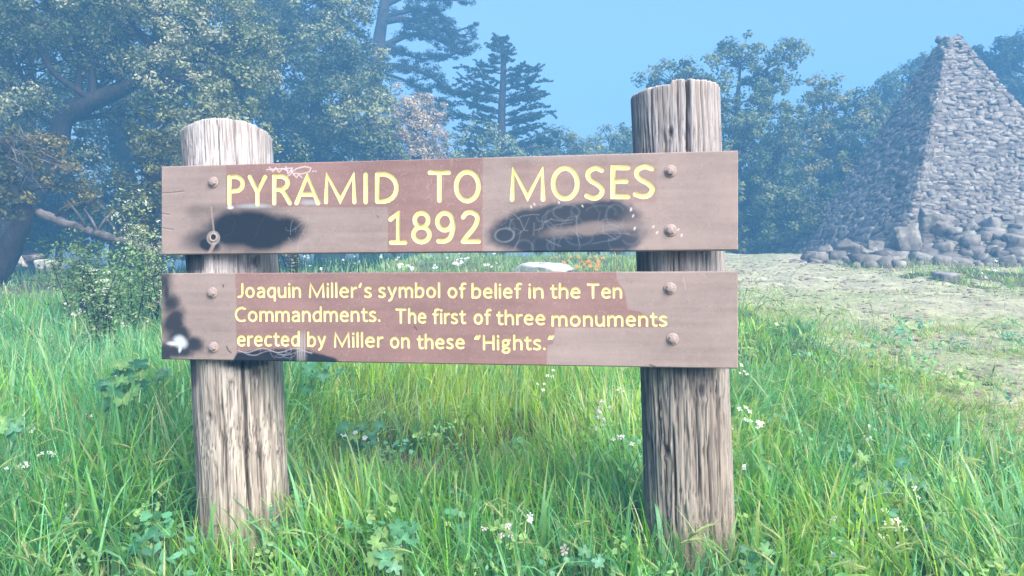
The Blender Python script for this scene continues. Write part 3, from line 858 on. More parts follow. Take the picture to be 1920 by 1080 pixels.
def paint_lower(X, Y, U, V):
    wob = (n2(U, V, 22, 121, 3) - 0.5)
    xr = np.interp(Y, [505, 530, 545, 580, 584, 613, 615, 645, 648, 690], [1155, 1160, 1172, 1178, 1200, 1258, 1042, 1038, 1028, 1025])
    dm = ss(441, 444, X + wob * 5) * ss(xr + 2, xr - 2, X + wob * 8)
    dm = np.clip(dm, 0, 1) * 0.95
    c = base_paint(X, Y, U, V, dm)
    nz = (n2(U, V, 16, 123, 4) - 0.5)
    m = np.zeros(X.shape)
    for (cx, cy, rx, ry, a) in ((308, 530, 27, 44, 0), (316, 568, 24, 40, 0), (324, 602, 28, 34, 20), (338, 628, 28, 24, 30), (362, 645, 20, 20, 0), (335, 660, 38, 16, 0), (312, 545, 14, 80, 0), (312, 660, 18, 20, 0)):
        m = np.maximum(m, ss(1.25, 0.3, ell(X, Y, cx, cy, rx, ry, a) + nz * 1.3))
    c = mixc(c, BLACK, 0.92 * m)
    # white dab
    st = np.minimum(ell(X, Y, 338, 641, 14, 12, 30), np.minimum(ell(X, Y, 327, 644, 14, 4.5, 0), ell(X, Y, 338, 652, 3.5, 11, 10)))
    c = mixc(c, (0.55, 0.58, 0.66), 0.85 * ss(1.25, 0.35, st + nz * 0.9))
    # black band along the lower edge under the first words
    yb = np.interp(X, [428, 445, 480, 540, 580, 630, 650], [690, 661, 655, 652, 657, 670, 690])
    band = ss(-3, 5, Y - yb + nz * 6) * ss(428, 440, X) * ss(645, 625, X)
    c = mixc(c, BLACK, 0.96 * band)
    for dy in (0, 5):
        pts = [(447 + 6 * i, 657 + dy + 4 * math.sin(i * 0.62 + dy)) for i in range(24)]
        c = mixc(c, (0.42, 0.38, 0.42), (0.6 if dy == 0 else 0.35) * ss(1.5, 0.3, segd(X, Y, pts)))
    c = loops(X, Y, c, 8, 470, 590, 655, 672, 18, (0.35, 0.38, 0.42), 0.6, 0.5)
    for x in (558, 562, 566, 571):
        c = mixc(c, (0.45, 0.47, 0.50), 0.45 * ss(1.8, 0.4, np.abs(X - x)) * ss(612, 640, Y) * ss(680, 662, Y))
    # drips, nicks
    c = mixc(c, (0.36, 0.32, 0.31), 0.35 * ss(14, 2, np.abs(X - 565)) * ss(612, 640, Y))
    c = scratches(X, Y, c, 26, 320, 1370, 515, 680, 8, (0.42, 0.35, 0.34), 0.55, 0.45)
    for pts in ([(777, 612), (781, 618)], [(425, 650), (428, 657), (433, 661)], [(1218, 684), (1228, 687)], [(418, 534), (419, 538)]):
        c = mixc(c, (0.04, 0.03, 0.03), 0.85 * ss(1.8, 0.5, segd(X, Y, pts)))
    c = mixc(c, (0.40, 0.34, 0.33), 0.7 * ss(1.3, 0.4, segd(X, Y, [(1281, 520), (1286, 542)])))
    ring = ss(1.8, 0.6, np.abs(X - xr)) * ss(500, 520, Y) * ss(700, 640, Y); c = mixc(c, LIGHT * 1.12, 0.6 * ring)
    return c

def board_material(name, im):
    m, nt, b = new_mat(name)
    t = N(nt, 'ShaderNodeTexImage'); t.image = im; t.extension = 'EXTEND'
    nt.links.new(t.outputs[0], b.inputs['Base Color'])
    tc = N(nt, 'ShaderNodeTexCoord'); mp = N(nt, 'ShaderNodeMapping'); mp.inputs['Scale'].default_value = (1.5, 1.5, 14)
    nt.links.new(tc.outputs['Object'], mp.inputs['Vector'])
    n = N(nt, 'ShaderNodeTexNoise'); n.inputs['Scale'].default_value = 6; n.inputs['Detail'].default_value = 7
    nt.links.new(mp.outputs[0], n.inputs['Vector'])
    bp = N(nt, 'ShaderNodeBump'); bp.inputs['Strength'].default_value = 0.6; bp.inputs['Distance'].default_value = 0.003
    nt.links.new(n.outputs['Fac'], bp.inputs['Height']); nt.links.new(bp.outputs[0], b.inputs['Normal'])
    mr = N(nt, 'ShaderNodeMapRange'); mr.inputs[3].default_value = 0.38; mr.inputs[4].default_value = 0.62
    nt.links.new(n.outputs['Fac'], mr.inputs[0]); nt.links.new(mr.outputs[0], b.inputs['Roughness'])
    b.inputs['Specular IOR Level'].default_value = 0.2
    return m

SIGN = empty('park_sign', (0.5 * (BL.x + BR.x), 2.45, -0.1), 'brown wooden park sign on two thick weathered posts, two boards with yellow carved lettering', 'sign')

def sub(name, me, mat, parent):
    o = bpy.data.objects.new(name, me); col.objects.link(o)
    if mat is not None and len(me.materials) == 0: me.materials.append(mat)
    o.parent = parent
    return o

def build_board(letters, v0, v1, mat, sw, depth, bolts, hole=None, label=None):
    """local frame: x along board, y up, z out of the face; placed on the sign"""
    T = 0.040; e = 0.003
    mw = Matrix.Translation(uv3(0, v0)) @ Matrix(((BU.x, 0, BN.x, 0), (BU.y, 0, BN.y, 0), (0, 1, 0, 0), (0, 0, 0, 1)))
    H = v1 - v0; L = BLEN
    carved = []; boxes = []
    for ch, sts in letters:
        S2 = []
        for st in sts:
            q = []
            for (px, py) in st:
                u, v = px2uv(px, py); q.append((u + random.gauss(0, 0.00012), v - v0 + random.gauss(0, 0.00012)))
            S2.append(q)
        if ch in 'O8og' or ch == '9':
            for st, q in zip(sts, S2):
                if abs(st[0][0] - st[-1][0]) + abs(st[0][1] - st[-1][1]) < 0.3: q[-1] = q[0]
        mx = px2uv(900, 500)[0]; rr = sw / 2 / F * 2.26
        us = [p[0] for s in S2 for p in s]; vs = [p[1] for s in S2 for p in s]
        bx = (min(us) - rr * 1.25, min(vs) - rr * 1.25, max(us) + rr * 1.25, max(vs) + rr * 1.25)
        boxes.append(bx); carved.append((S2, rr, bx))
    # letters sharing a box (kerned closely) are shrunk so that the boxes stay apart
    for i in range(len(boxes)):
        for j in range(len(boxes)):
            if j <= i: continue
            a, b = boxes[i], boxes[j]
            if a[1] < b[3] and b[1] < a[3] and a[0] < b[0] < a[2]:
                m = 0.5 * (a[2] + b[0]); boxes[i] = (a[0], a[1], m - 1e-5, a[3]); boxes[j] = (m + 1e-5, b[1], b[2], b[3])
            a, b = boxes[i], boxes[j]
            if a[0] < b[2] and b[0] < a[2] and a[1] < b[3] and b[1] < a[3]:   # line above overlaps line below
                hi, lo = (i, j) if a[1] > b[1] else (j, i)
                m = 0.5 * (boxes[hi][1] + boxes[lo][3]); h_, l_ = boxes[hi], boxes[lo]
                boxes[hi] = (h_[0], m + 1e-5, h_[2], h_[3]); boxes[lo] = (l_[0], l_[1], l_[2], m - 1e-5)
    V, Fc = [], []
    outer = [Vector((e, e)), Vector((L - e, e)), Vector((L - e, H - e)), Vector((e, H - e))]
    cv = list(outer); cf = [[0, 1, 2, 3]]
    for (a, b, c, d) in boxes:
        k = len(cv); cv += [Vector((a, b)), Vector((c, b)), Vector((c, d)), Vector((a, d))]; cf.append([k, k + 1, k + 2, k + 3])
    ov, oe, of, _, _, orig = delaunay_2d_cdt(cv, [], cf, 0, 1e-7)
    V = [(p.x, p.y, 0) for p in ov]
    Fc = [tuple(f) for f, o in zip(of, orig) if o and not any(k > 0 for k in o)]
    def corner(p): return min(range(len(V)), key=lambda i: (V[i][0] - p.x) ** 2 + (V[i][1] - p.y) ** 2)
    cs = [corner(p) for p in outer]
    lets = []
    for (S2, rr, _), bx in zip(carved, boxes):
        v3, gr, pl = carve(S2, rr, depth, bx)
        k = len(V); V += v3; Fc += [tuple(i + k for i in f) for f in pl]
        used = sorted(set(i for f in gr for i in f)); mp = {u: n for n, u in enumerate(used)}
        lets.append(([v3[i] for i in used], [tuple(mp[i] for i in f) for f in gr]))
    # bevelled edge, sides and back
    k = len(V)
    V += [(0, 0, -e), (L, 0, -e), (L, H, -e), (0, H, -e), (0, 0, -T), (L, 0, -T), (L, H, -T), (0, H, -T)]
    for i in range(4):
        j = (i + 1) % 4
        Fc.append((k + i, k + j, cs[j], cs[i])); Fc.append((k + 4 + i, k + 4 + j, k + j, k + i))
    Fc.append((k + 7, k + 6, k + 5, k + 4))
    me = pd_mesh('sign_board', V, Fc, False)
    uvl = me.uv_layers.new(name='uv')
    for p in me.polygons:
        for li in p.loop_indices:
            c = me.vertices[me.loops[li].vertex_index].co
            uvl.data[li].uv = (c.x / L, c.y / H)
    o = link('sign_board', me, mat)
    o.parent = SIGN; o.matrix_parent_inverse = Matrix.Translation(-SIGN.location); o.matrix_basis = mw
    if label: o['label'] = label
    for v, f in lets:
        m2 = pd_mesh('letter', v, f, True); sub('letter', m2, M['letter'], o)
    for (px, py) in bolts:
        u, v = px2uv(px, py); v -= v0
        sub('washer', washer_me, None, o).location = (u, v, 0)
        b = sub('bolt', bolt_me, None, o); b.location = (u, v, 0.0015); b.rotation_euler = (0, 0, random.random())
    if hole:
        u, v = px2uv(*hole); v -= v0
        sub('bolt_hole', hole_me, None, o).location = (u, v, 0.0002)
    return o

def lathe(profile, n=24):
    V, Fc = [], []
    for (r, z) in profile:
        for k in range(n): V.append((r * math.cos(6.2831853 * k / n), r * math.sin(6.2831853 * k / n), z))
    for i in range(len(profile) - 1):
        for k in range(n):
            k2 = (k + 1) % n; Fc.append((i * n + k, i * n + k2, (i + 1) * n + k2, (i + 1) * n + k))
    Fc.append(tuple((len(profile) - 1) * n + k for k in range(n)))
    return V, Fc
v, f = lathe([(0.0175, 0.0), (0.0185, 0.001), (0.0172, 0.0028), (0.0125, 0.0032)]); washer_me = pd_mesh('washer', v, f); washer_me.materials.append(M['bolt'])
v, f = lathe([(0.0125, 0.001), (0.0122, 0.0075), (0.0105, 0.0098), (0.005, 0.0112)], 6); bolt_me = pd_mesh('bolt', v, f, False); bolt_me.materials.append(M['bolt'])
v, f = lathe([(0.0150, 0.0), (0.0140, 0.0022), (0.0115, 0.0025), (0.0092, 0.0008), (0.0085, 0.0003)]); hole_me = pd_mesh('bolt_hole', v, f)
hole_me.materials.append(M['bolt']); hole_me.materials.append(M['hole']); hole_me.polygons[-1].material_index = 1

im1 = board_texture('upper_paint', BLEN, 0.8585, 1.1445, paint_upper)
im2 = board_texture('lower_paint', BLEN, 0.5185, 0.798, paint_lower)
build_board(UP, 0.8585, 1.1445, board_material('upper_board_paint', im1), 8.7, 0.0045, [(400, 342), (1257, 321), (1257, 432)], (400, 445), 'upper brown board reading PYRAMID TO MOSES 1892, smeared with black spray paint')
build_board(LO, 0.5185, 0.798, board_material('lower_board_paint', im2), 4.4, 0.003, [(398, 549), (400, 651), (1256, 541), (1261, 636)], None, 'lower brown board with three lines of small yellow lettering')

def build_post(bot, top, rx, ry, cracks, knots, spray, seed, top_tilt, label, worn=0.0):
    """rounded log with checks (deep cracks), grain ridges and knots"""
    n, m = 300, 160
    bot, top = Vector(bot), Vector(top); zb, zt = bot.z - 0.35, top.z
    th = np.linspace(0, 2 * np.pi, n, endpoint=False)            # -pi/2 faces the camera
    zz = np.linspace(0, 1, m)
    TH, Z = np.meshgrid(th, zz)
    pw = 2.25
    phi = math.atan2(-top.x, top.y)
    rad = (np.abs(np.cos(TH)) ** pw + np.abs(np.sin(TH)) ** pw) ** (-1 / pw)
    zw = zb + (zt - zb) * Z
    xs = np.cos(TH) * rad * rx; ysv = np.sin(TH) * rad * ry
    wob = (fbm(np.stack([np.zeros(Z.size), zw.ravel() * 2.2, np.zeros(Z.size)], -1), seed, 3).reshape(Z.shape) - 0.5)
    s = xs / rx * 10 if False else TH * 6
    ridge = fbm(np.stack([s.ravel() * 3.3 + wob.ravel() * 4, zw.ravel() * 1.3, np.full(Z.size, seed)], -1), seed + 1, 4, 0.7).reshape(Z.shape)
    fine = fbm(np.stack([s.ravel() * 11 + wob.ravel() * 8, zw.ravel() * 3.0, np.full(Z.size, seed)], -1), seed + 5, 3, 0.7).reshape(Z.shape)
    big = fbm(np.stack([np.cos(TH).ravel() * 1.5, np.sin(TH).ravel() * 1.5, zw.ravel() * 2.0], -1), seed + 9, 3).reshape(Z.shape)
    d = (ridge - 0.5) * 0.0035 + (fine - 0.5) * 0.0035 + (big - 0.5) * 0.010
    dark = np.zeros(Z.shape)
    fr = -np.pi / 2
    for (a, z0, z1, wd, dp, sl) in cracks:                          # a: fraction -1..1 across the front
        cxx = a * 0.96 + sl * (zw - 0.5 * (z0 + z1)) + wob * 0.05 + 0.012 * np.sin(zw * 23 + a * 9) 
        q = (xs / rx - cxx)
        taper = ss(z0, z0 + 0.05, zw) * ss(z1 + 0.001, z1 - 0.05, zw) if z1 < zt - 0.02 else ss(z0, z0 + 0.1, zw)
        g = np.exp(-(q / wd) ** 2) * taper * (ysv < 0)
        d -= dp * g; dark = np.maximum(dark, g * 0.85)
    for (a, z0, r) in knots:
        q = np.hypot((xs / rx - a) * rx, (zw - z0) * 0.62) / r
        inside = (ysv < 0)
        d += (0.004 * np.exp(-(q - 1) ** 2 * 8) - 0.010 * np.exp(-(q * 1.9) ** 2)) * inside
        dark = np.maximum(dark, np.exp(-(q * 1.7) ** 2) * 0.9 * inside)
        dark = np.maximum(dark, 0.25 * np.exp(-((q - 1.15) * 5) ** 2) * inside)
    rid0 = 1 - np.abs(2 * fbm(np.stack([s.ravel() * 5.5 + wob.ravel() * 6, zw.ravel() * 1.8, np.full(Z.size, seed + 4.)], -1), seed + 17, 3, 0.6).reshape(Z.shape) - 1)
    d -= 0.004 * ss(0.93, 0.985, rid0)
    fl = fbm(np.stack([s.ravel() * 1.5 + wob.ravel() * 3, zw.ravel() * 4.5, np.full(Z.size, seed + 2.)], -1), seed + 13, 4, 0.6).reshape(Z.shape)
    d -= 0.003 * ss(0.50, 0.56, fl + (fine - 0.5) * 0.25) * (worn + ss(0.75, 0.3, zw))
    sc = 1 + d / rx
    # worn waist and swollen foot
    prof = 1.0 + 0.02 * ss(0.35, 0.0, Z)
    xs2, ys2 = xs * sc * prof, ysv * sc * prof
    ax = bot.lerp(top, 0)
    cx = np.interp(zw, [bot.z, top.z], [bot.x, top.x]); cx = np.where(zw < bot.z, bot.x, cx); cy = np.interp(zw, [bot.z, top.z], [bot.y, top.y])
    zz3 = zw + np.where(Z > 0.985, 0, 0)
    # uneven domed top: lower towards the rim on both sides
    tf = ss(0.9, 1.0, Z)
    topsh = top_tilt(xs / rx) + (ridge - 0.5) * 0.005 + (fine - 0.5) * 0.004
    zz3 = zw + tf * topsh
    xr2 = xs2 * math.cos(phi) - ys2 * math.sin(phi); yr2 = xs2 * math.sin(phi) + ys2 * math.cos(phi)
    V = np.stack([cx + xr2, cy + yr2, zz3], -1)
    # inner rings close the top
    rings = [V.reshape(-1, 3)]
    last = V[-1]; ctr = last.mean(0)
    allidx = m
    for k, fct in enumerate((0.985, 0.93, 0.75, 0.5, 0.25, 0.05)):
        rg = ctr + (last - ctr) * fct
        rg[:, 2] = last[:, 2] * fct + ctr[2] * (1 - fct) + (0.004, 0.006, 0.009, 0.011, 0.012, 0.012)[k] + (fbm(rg * 60, seed + 3, 2) - 0.5) * 0.006
        rings.append(rg); allidx += 1
    VV = np.concatenate(rings)
    idx = np.arange(allidx * n).reshape(allidx, n)
    nx = np.roll(idx, -1, 1)
    Fc = np.stack([idx[:-1], nx[:-1], nx[1:], idx[1:]], -1).reshape(-1, 4)
    g = ss(0.34, 0.50, fine * 0.6 + ridge * 0.4)[..., None]
    hgt = ss(0.2, 1.0, zw)[..., None]
    warm = np.array([0.47, 0.41, 0.355]); grey = np.array([0.50, 0.47, 0.48]); brown = np.array([0.25, 0.21, 0.185])
    pale = (warm * (1 - hgt) + grey * hgt) * (0.95 - 0.38 * worn)
    C = brown * (1 - g) + pale * g
    patch = fbm(np.stack([s.ravel() * 1.5 + wob.ravel() * 3, zw.ravel() * 4.5, np.full(Z.size, seed + 2.)], -1), seed + 13, 4, 0.6).reshape(Z.shape)
    pt = ss(0.50, 0.56, patch + (fine - 0.5) * 0.25)[..., None] * np.clip(worn + ss(0.75, 0.3, zw), 0, 1)[..., None]
    C = C * (1 - 0.6 * pt) + np.array([0.24, 0.195, 0.165]) * 0.6 * pt
    rid = 1 - np.abs(2 * fbm(np.stack([s.ravel() * 5.5 + wob.ravel() * 6, zw.ravel() * 1.8, np.full(Z.size, seed + 4.)], -1), seed + 17, 3, 0.6).reshape(Z.shape) - 1)
    ln = (ss(0.93, 0.985, rid) * (0.35 + 0.65 * ss(0.9, 0.5, zw)))[..., None]
    C = C * (1 - 0.7 * ln)
    st = ss(0.55, 0.72, big)[..., None]; C = C * (1 - 0.4 * st) + brown * 0.4 * st
    side = ss(-0.72, -0.95, xs / rx + (ridge - 0.5) * 0.5)[..., None] * (ysv < 0.05)[..., None]  # shade on the left flank, put into the wood colour
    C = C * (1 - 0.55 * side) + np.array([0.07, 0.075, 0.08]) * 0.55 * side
    foot = ss(0.12, -0.1, zw)[..., None]; C = C * (1 - 0.35 * foot) + np.array([0.20, 0.14, 0.08]) * 0.35 * foot
    for (a, z0, ra, rz, am) in spray:  # black spray paint; on the right post, flank shade and a dark strip
        q = np.hypot((xs / rx - a) / ra, (zw - z0) / rz) + (fine - 0.5) * 0.6
        w = (ss(1.1, 0.6, q) * am * (ysv < 0.02))[..., None]; C = C * (1 - w) + BLACK * w
    C = C * (1 - 0.8 * dark[..., None])
    Ct = np.tile(np.array([0.42, 0.38, 0.36]), (n * (allidx - m), 1))
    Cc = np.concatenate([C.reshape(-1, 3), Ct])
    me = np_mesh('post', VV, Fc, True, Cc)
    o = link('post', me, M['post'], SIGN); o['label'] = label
    return o

zr = lambda py, d: CAM_Z + (540 - py) / F * d
rx_ = random.Random(3)
def many(n, z0, z1):
    return [(rx_.uniform(-0.97, 0.97), (a := rx_.uniform(z0, z1)), a + rx_.uniform(0.10, 0.5), rx_.uniform(0.007, 0.011), rx_.uniform(0.003, 0.007), rx_.uniform(-0.06, 0.06)) for _ in range(n)]
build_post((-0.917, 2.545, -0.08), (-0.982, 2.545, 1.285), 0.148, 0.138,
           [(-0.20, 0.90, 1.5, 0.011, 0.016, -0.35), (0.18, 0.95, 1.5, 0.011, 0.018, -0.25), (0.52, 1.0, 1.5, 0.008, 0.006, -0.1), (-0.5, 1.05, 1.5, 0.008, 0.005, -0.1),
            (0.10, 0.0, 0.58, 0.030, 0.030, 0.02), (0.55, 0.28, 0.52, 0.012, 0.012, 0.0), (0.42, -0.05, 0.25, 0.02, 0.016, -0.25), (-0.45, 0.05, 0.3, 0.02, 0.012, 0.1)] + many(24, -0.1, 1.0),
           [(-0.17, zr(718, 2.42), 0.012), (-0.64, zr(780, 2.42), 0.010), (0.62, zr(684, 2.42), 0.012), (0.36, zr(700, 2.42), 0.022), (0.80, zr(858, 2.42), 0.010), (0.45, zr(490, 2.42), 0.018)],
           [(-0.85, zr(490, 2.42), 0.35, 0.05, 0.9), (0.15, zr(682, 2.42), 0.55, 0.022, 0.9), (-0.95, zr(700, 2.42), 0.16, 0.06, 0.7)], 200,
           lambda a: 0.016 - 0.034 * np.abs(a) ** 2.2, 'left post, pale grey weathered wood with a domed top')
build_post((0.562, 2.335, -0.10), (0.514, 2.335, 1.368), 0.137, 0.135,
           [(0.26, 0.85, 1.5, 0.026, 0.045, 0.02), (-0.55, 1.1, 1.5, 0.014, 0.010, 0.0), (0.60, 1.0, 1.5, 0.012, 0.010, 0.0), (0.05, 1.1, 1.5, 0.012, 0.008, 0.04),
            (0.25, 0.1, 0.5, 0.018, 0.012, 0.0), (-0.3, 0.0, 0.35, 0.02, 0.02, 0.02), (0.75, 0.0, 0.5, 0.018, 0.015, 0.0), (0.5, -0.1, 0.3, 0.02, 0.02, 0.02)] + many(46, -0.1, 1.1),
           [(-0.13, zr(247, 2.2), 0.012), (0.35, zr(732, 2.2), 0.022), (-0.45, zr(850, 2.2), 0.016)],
           [(-0.9, 0.55, 0.18, 0.5, 0.35), (0, zr(690, 2.2), 1.0, 0.016, 0.6)], 300,  # left flank shade painted in; dark strip across the post below the board
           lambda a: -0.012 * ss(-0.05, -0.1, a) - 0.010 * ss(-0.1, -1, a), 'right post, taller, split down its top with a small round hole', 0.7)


# ------------------------------------------------------------------ rocks
def ico(sub):
    bm = bmesh.new(); bmesh.ops.create_icosphere(bm, subdivisions=sub, radius=1.0)
    V = np.array([tuple(v.co) for v in bm.verts]); Fc = np.array([[v.index for v in f.verts] for f in bm.faces]); bm.free()
    return V, Fc
ICO1, ICO2, ICO3 = ico(1), ico(2), ico(3)

def rock_shape(ic, seed, blocky=0.5, rough=0.35, cuts=7):
    """a faceted, broken stone of unit radius"""
    r = np.random.default_rng(seed)
    V = ic[0].copy()
    b = V / np.abs(V).max(1, keepdims=True)
    V = V * (1 - blocky) + b * blocky * 0.82
    for _ in range(cuts):
        nrm = r.normal(size=3); nrm /= np.linalg.norm(nrm); d = 0.42 + 0.33 * r.random()
        k = V @ nrm - d; V = V - np.where(k > 0, k, 0)[:, None] * nrm * 0.98
    V = V * (1 + rough * (fbm(V * 1.6 + seed, seed, 3)[:, None] - 0.5))
    return V, ic[1]

def hull_rock(seed, n):
    """angular stone: convex hull of points near a box surface"""
    r = np.random.default_rng(seed); bm = bmesh.new()
    for i in range(n):
        p = r.uniform(-1, 1, 3); a = r.integers(0, 3); p[a] = np.sign(p[a]) * r.uniform(0.75, 1.0); p[:2] = p[:2] * (1.0 if a == 2 else 1.0)
        if i < 4: p = np.array([(1 if i & 1 else -1) * r.uniform(0.8, 1), (1 if i & 2 else -1) * r.uniform(0.6, 1), r.uniform(0.3, 0.9)])
        bm.verts.new(p)
    bmesh.ops.convex_hull(bm, input=bm.verts)
    bmesh.ops.delete(bm, geom=[v for v in bm.verts if not v.link_faces], context='VERTS')
    bmesh.ops.triangulate(bm, faces=bm.faces[:]); bm.verts.ensure_lookup_table()
    for i, v in enumerate(bm.verts): v.index = i
    V = np.array([tuple(v.co) for v in bm.verts]); Fc = np.array([[v.index for v in f.verts] for f in bm.faces]); bm.free()
    return V / np.abs(V).max(0), Fc

def hull_boulder(seed, n=16):
    V, Fc = hull_rock(seed, n)
    bm = bmesh.new(); vs = [bm.verts.new(v) for v in V]
    for f in Fc: bm.faces.new([vs[i] for i in f])
    bmesh.ops.subdivide_edges(bm, edges=bm.edges[:], cuts=4, use_grid_fill=True)
    bmesh.ops.triangulate(bm, faces=bm.faces[:])
    for i, v in enumerate(bm.verts): v.index = i
    V = np.array([tuple(v.co) for v in bm.verts]); Fc = np.array([[v.index for v in f.verts] for f in bm.faces]); bm.free()
    n_ = fbm(V * 2.2 + seed, seed, 4)[:, None] - 0.5; n2_ = np.round(fbm(V * 1.1 + seed + 9, seed, 2) * 5)[:, None] / 5 - 0.5
    return V * (1 + 0.34 * n_ + 0.22 * n2_), Fc

def rotz(V, a): c, s = math.cos(a), math.sin(a); return V @ np.array([[c, s, 0], [-s, c, 0], [0, 0, 1]])

ROCKC = np.array([[0.175, 0.16, 0.15], [0.145, 0.13, 0.125], [0.225, 0.20, 0.18], [0.165, 0.14, 0.125]])
def rock_colour(V, seed, base=None):
    r = np.random.default_rng(seed)
    b = ROCKC[r.integers(0, 4)] if base is None else np.array(base)
    n = fbm(V * 2.2 + seed, seed, 4)[:, None]
    c = b * (0.65 + 0.7 * n)
    li = ss(0.58, 0.68, fbm(V * 1.4 + 50 + seed, seed + 3, 3))[:, None]
    c = c * (1 - 0.5 * li) + np.array([0.44, 0.43, 0.38]) * 0.5 * li     # lichen
    return c * (0.8 + 0.4 * r.random())

def boulder(p, sx, sy, sz, seed, label, group=None, name='boulder', base=None, sink=0.3, blocky=0.4, rot=None, ic=None):
    V, Fc = (hull_rock(seed, 20) if ic is not None else rock_shape(ICO3, seed, blocky, 0.35, 6) if blocky < 0.2 else hull_boulder(seed, 18))
    C = rock_colour(V, seed, base)
    V = V + (fbm(V * 5, seed + 1, 3)[:, None] - 0.5) * V * 0.12
    V = V * np.array([sx, sy, sz])
    V = rotz(V, rot if rot is not None else seed * 1.7)
    if rot is None:
        ta = 0.5 * math.sin(seed * 3.1); V = V @ np.array([[1, 0, 0], [0, math.cos(ta), math.sin(ta)], [0, -math.sin(ta), math.cos(ta)]])
    me = np_mesh(name, V, Fc, False, C)
    o = bpy.data.objects.new(name, me); col.objects.link(o); me.materials.append(M['rock'])
    o.location = (p[0], p[1], p[2] + sz * (1 - 2 * sink) * 0.9)
    return props(o, label, 'rock', group)

# ------------------------------------------------------------------ the stone pyramid
def prof(t): return ((1 - t) + 0.20 * (1 - t) ** 4 + 0.035 * t) / max(1 - t, 1e-3)

def build_pyramid():
    A = Vector((9.16, 15.5, 6.02)); zb = 1.15
    f1, f2 = 2.2, 2.4
    corners = [Vector((A.x - f1, A.y - f2, zb)), Vector((A.x + f2, A.y - f1, zb)), Vector((A.x + f1, A.y + f2, zb)), Vector((A.x - f2, A.y + f1, zb))]
    root = empty('stone_pyramid', (A.x, A.y, zb), 'steep rough fieldstone pyramid behind the sign at the right', 'monument')
    # mortar core, slightly inside the stones, with a rounded tip
    V, Fc = [], []
    m = 34
    rows = 56
    ring = []
    for r in range(rows + 1):
        t = r / rows * 0.985
        fl = prof(t) 
        row = []
        for s in range(4):
            a, b = corners[s], corners[(s + 1) % 4]
            for k in range(m):
                q = a.lerp(b, k / m); q = q.lerp(A, t)
                q = Vector((A.x + (q.x - A.x) * fl, A.y + (q.y - A.y) * fl, q.z))
                row.append(q)
        ring.append(row)
    Vn = np.array([[tuple(p) for p in row] for row in ring]).reshape(-1, 3)
    Vn[:, :2] = Vn[:, :2] + (fbm(Vn * 3.0, 401, 3)[:, None] - 0.5) * 0.12
    n = 4 * m; idx = np.arange((rows + 1) * n).reshape(rows + 1, n); nx = np.roll(idx, -1, 1)
    Fq = np.stack([idx[:-1], nx[:-1], nx[1:], idx[1:]], -1).reshape(-1, 4)
    Vn = Vn + (fbm(Vn * 7.0, 407, 3)[:, None] - 0.5) * 0.10 * (Vn - np.array([A.x, A.y, zb + 2])) / 2.5
    C = np.array([0.19, 0.17, 0.155]) * (0.6 + 0.8 * fbm(Vn * 4, 403, 3)[:, None])
    me = np_mesh('mortar_core', Vn, Fq, False, C)
    link('mortar_core', me, M['rock'], root)
    # stones laid in uneven courses on all faces
    stones = []
    rg = random.Random(9)
    for s in range(4):
        a, b = corners[s], corners[(s + 1) % 4]
        seen = s in (0, 3)
        nrm = (b - a).cross(A - a).normalized()
        if nrm.dot((a + b) * 0.5 - A) < 0 and nrm.z < 0: nrm = -nrm
        if nrm.z < 0: nrm = -nrm
        slant = ((a + b) / 2 - A).length; base = (b - a).length
        v = 0.0
        while v < slant * 0.985:
            hh = (0.048 + 0.05 * rg.random()) * (1.35 if v < 0.9 else 1.0) * (0.8 if v > slant * 0.7 else 1)
            if not seen: hh *= 1.6
            t = (v + hh / 2) / slant
            wid = base * (1 - t); fl = prof(t)
            u = -wid / 2
            while u < wid / 2:
                w = min((0.08 + 0.17 * rg.random() ** 1.5) * (1.4 if v < 0.9 else 1.0) * (1 if seen else 1.7), wid / 2 - u + 0.06)
                c = u + w / 2
                mid = a.lerp(b, 0.5 + c / base if False else 0.5).lerp(A, t)
                ud = (b - a).normalized()
                p = mid + ud * c
                p = Vector((A.x + (p.x - A.x) * fl, A.y + (p.y - A.y) * fl, p.z))
                jit = rg.uniform(-0.35, 0.35)
                stones.append((p, ud, nrm, w, hh, jit, seen and p.z > 1.35, rg.randrange(10), rg.random(), rg.uniform(-0.015, 0.02)))
                u += w * 0.92
            v += hh * 0.93
    # corner stones proud of the edges
    for s in (0, 1, 3):
        a = corners[s]; t = 0.0
        while t < 0.97:
            p = a.lerp(A, t); fl = prof(t)
            p = Vector((A.x + (p.x - A.x) * fl, A.y + (p.y - A.y) * fl, p.z))
            out = Vector((a.x - A.x, a.y - A.y, 2.2)).normalized(); ud = Vector((-out.y, out.x, 0)).normalized()
            h = 0.09 + 0.07 * rg.random()
            stones.append((p - out * 0.06, ud, out, h * 1.5, h * 1.1, rg.uniform(-0.3, 0.3), s in (0, 1, 3) and p.z > 1.35, rg.randrange(10), rg.random(), 0.01))
            t += h / (A - a).length * 0.95
    shapes = []
    for k in range(10):
        shapes.append(hull_rock(500 + k, 13))
    meshes = []
    for k in range(10):
        for q in range(4):
            V, Fc = shapes[k]
            C = rock_colour(V, 520 + k * 4 + q, ROCKC[q] * 1.05)
            me = np_mesh('stone', V, Fc, False, C); me.materials.append(M['rock']); meshes.append(me)
    def frame(st):
        p, ud, nr, w, h, jit, seen, k, q, pr = st
        vd = nr.cross(ud).normalized()
        c, s_ = math.cos(jit), math.sin(jit)
        ux = ud * c + vd * s_; vx = vd * c - ud * s_
        nn = (nr + ud * (q - 0.5) * 0.45 + vd * (((q * 7) % 1) - 0.5) * 0.45).normalized()
        Mx = Matrix.Identity(4)
        for i in range(3):
            Mx[i][0] = ux[i] * w * 0.62; Mx[i][1] = vx[i] * h * 0.68; Mx[i][2] = nn[i] * (0.024 + 0.03 * q); Mx[i][3] = p[i] + nr[i] * pr
        return Mx
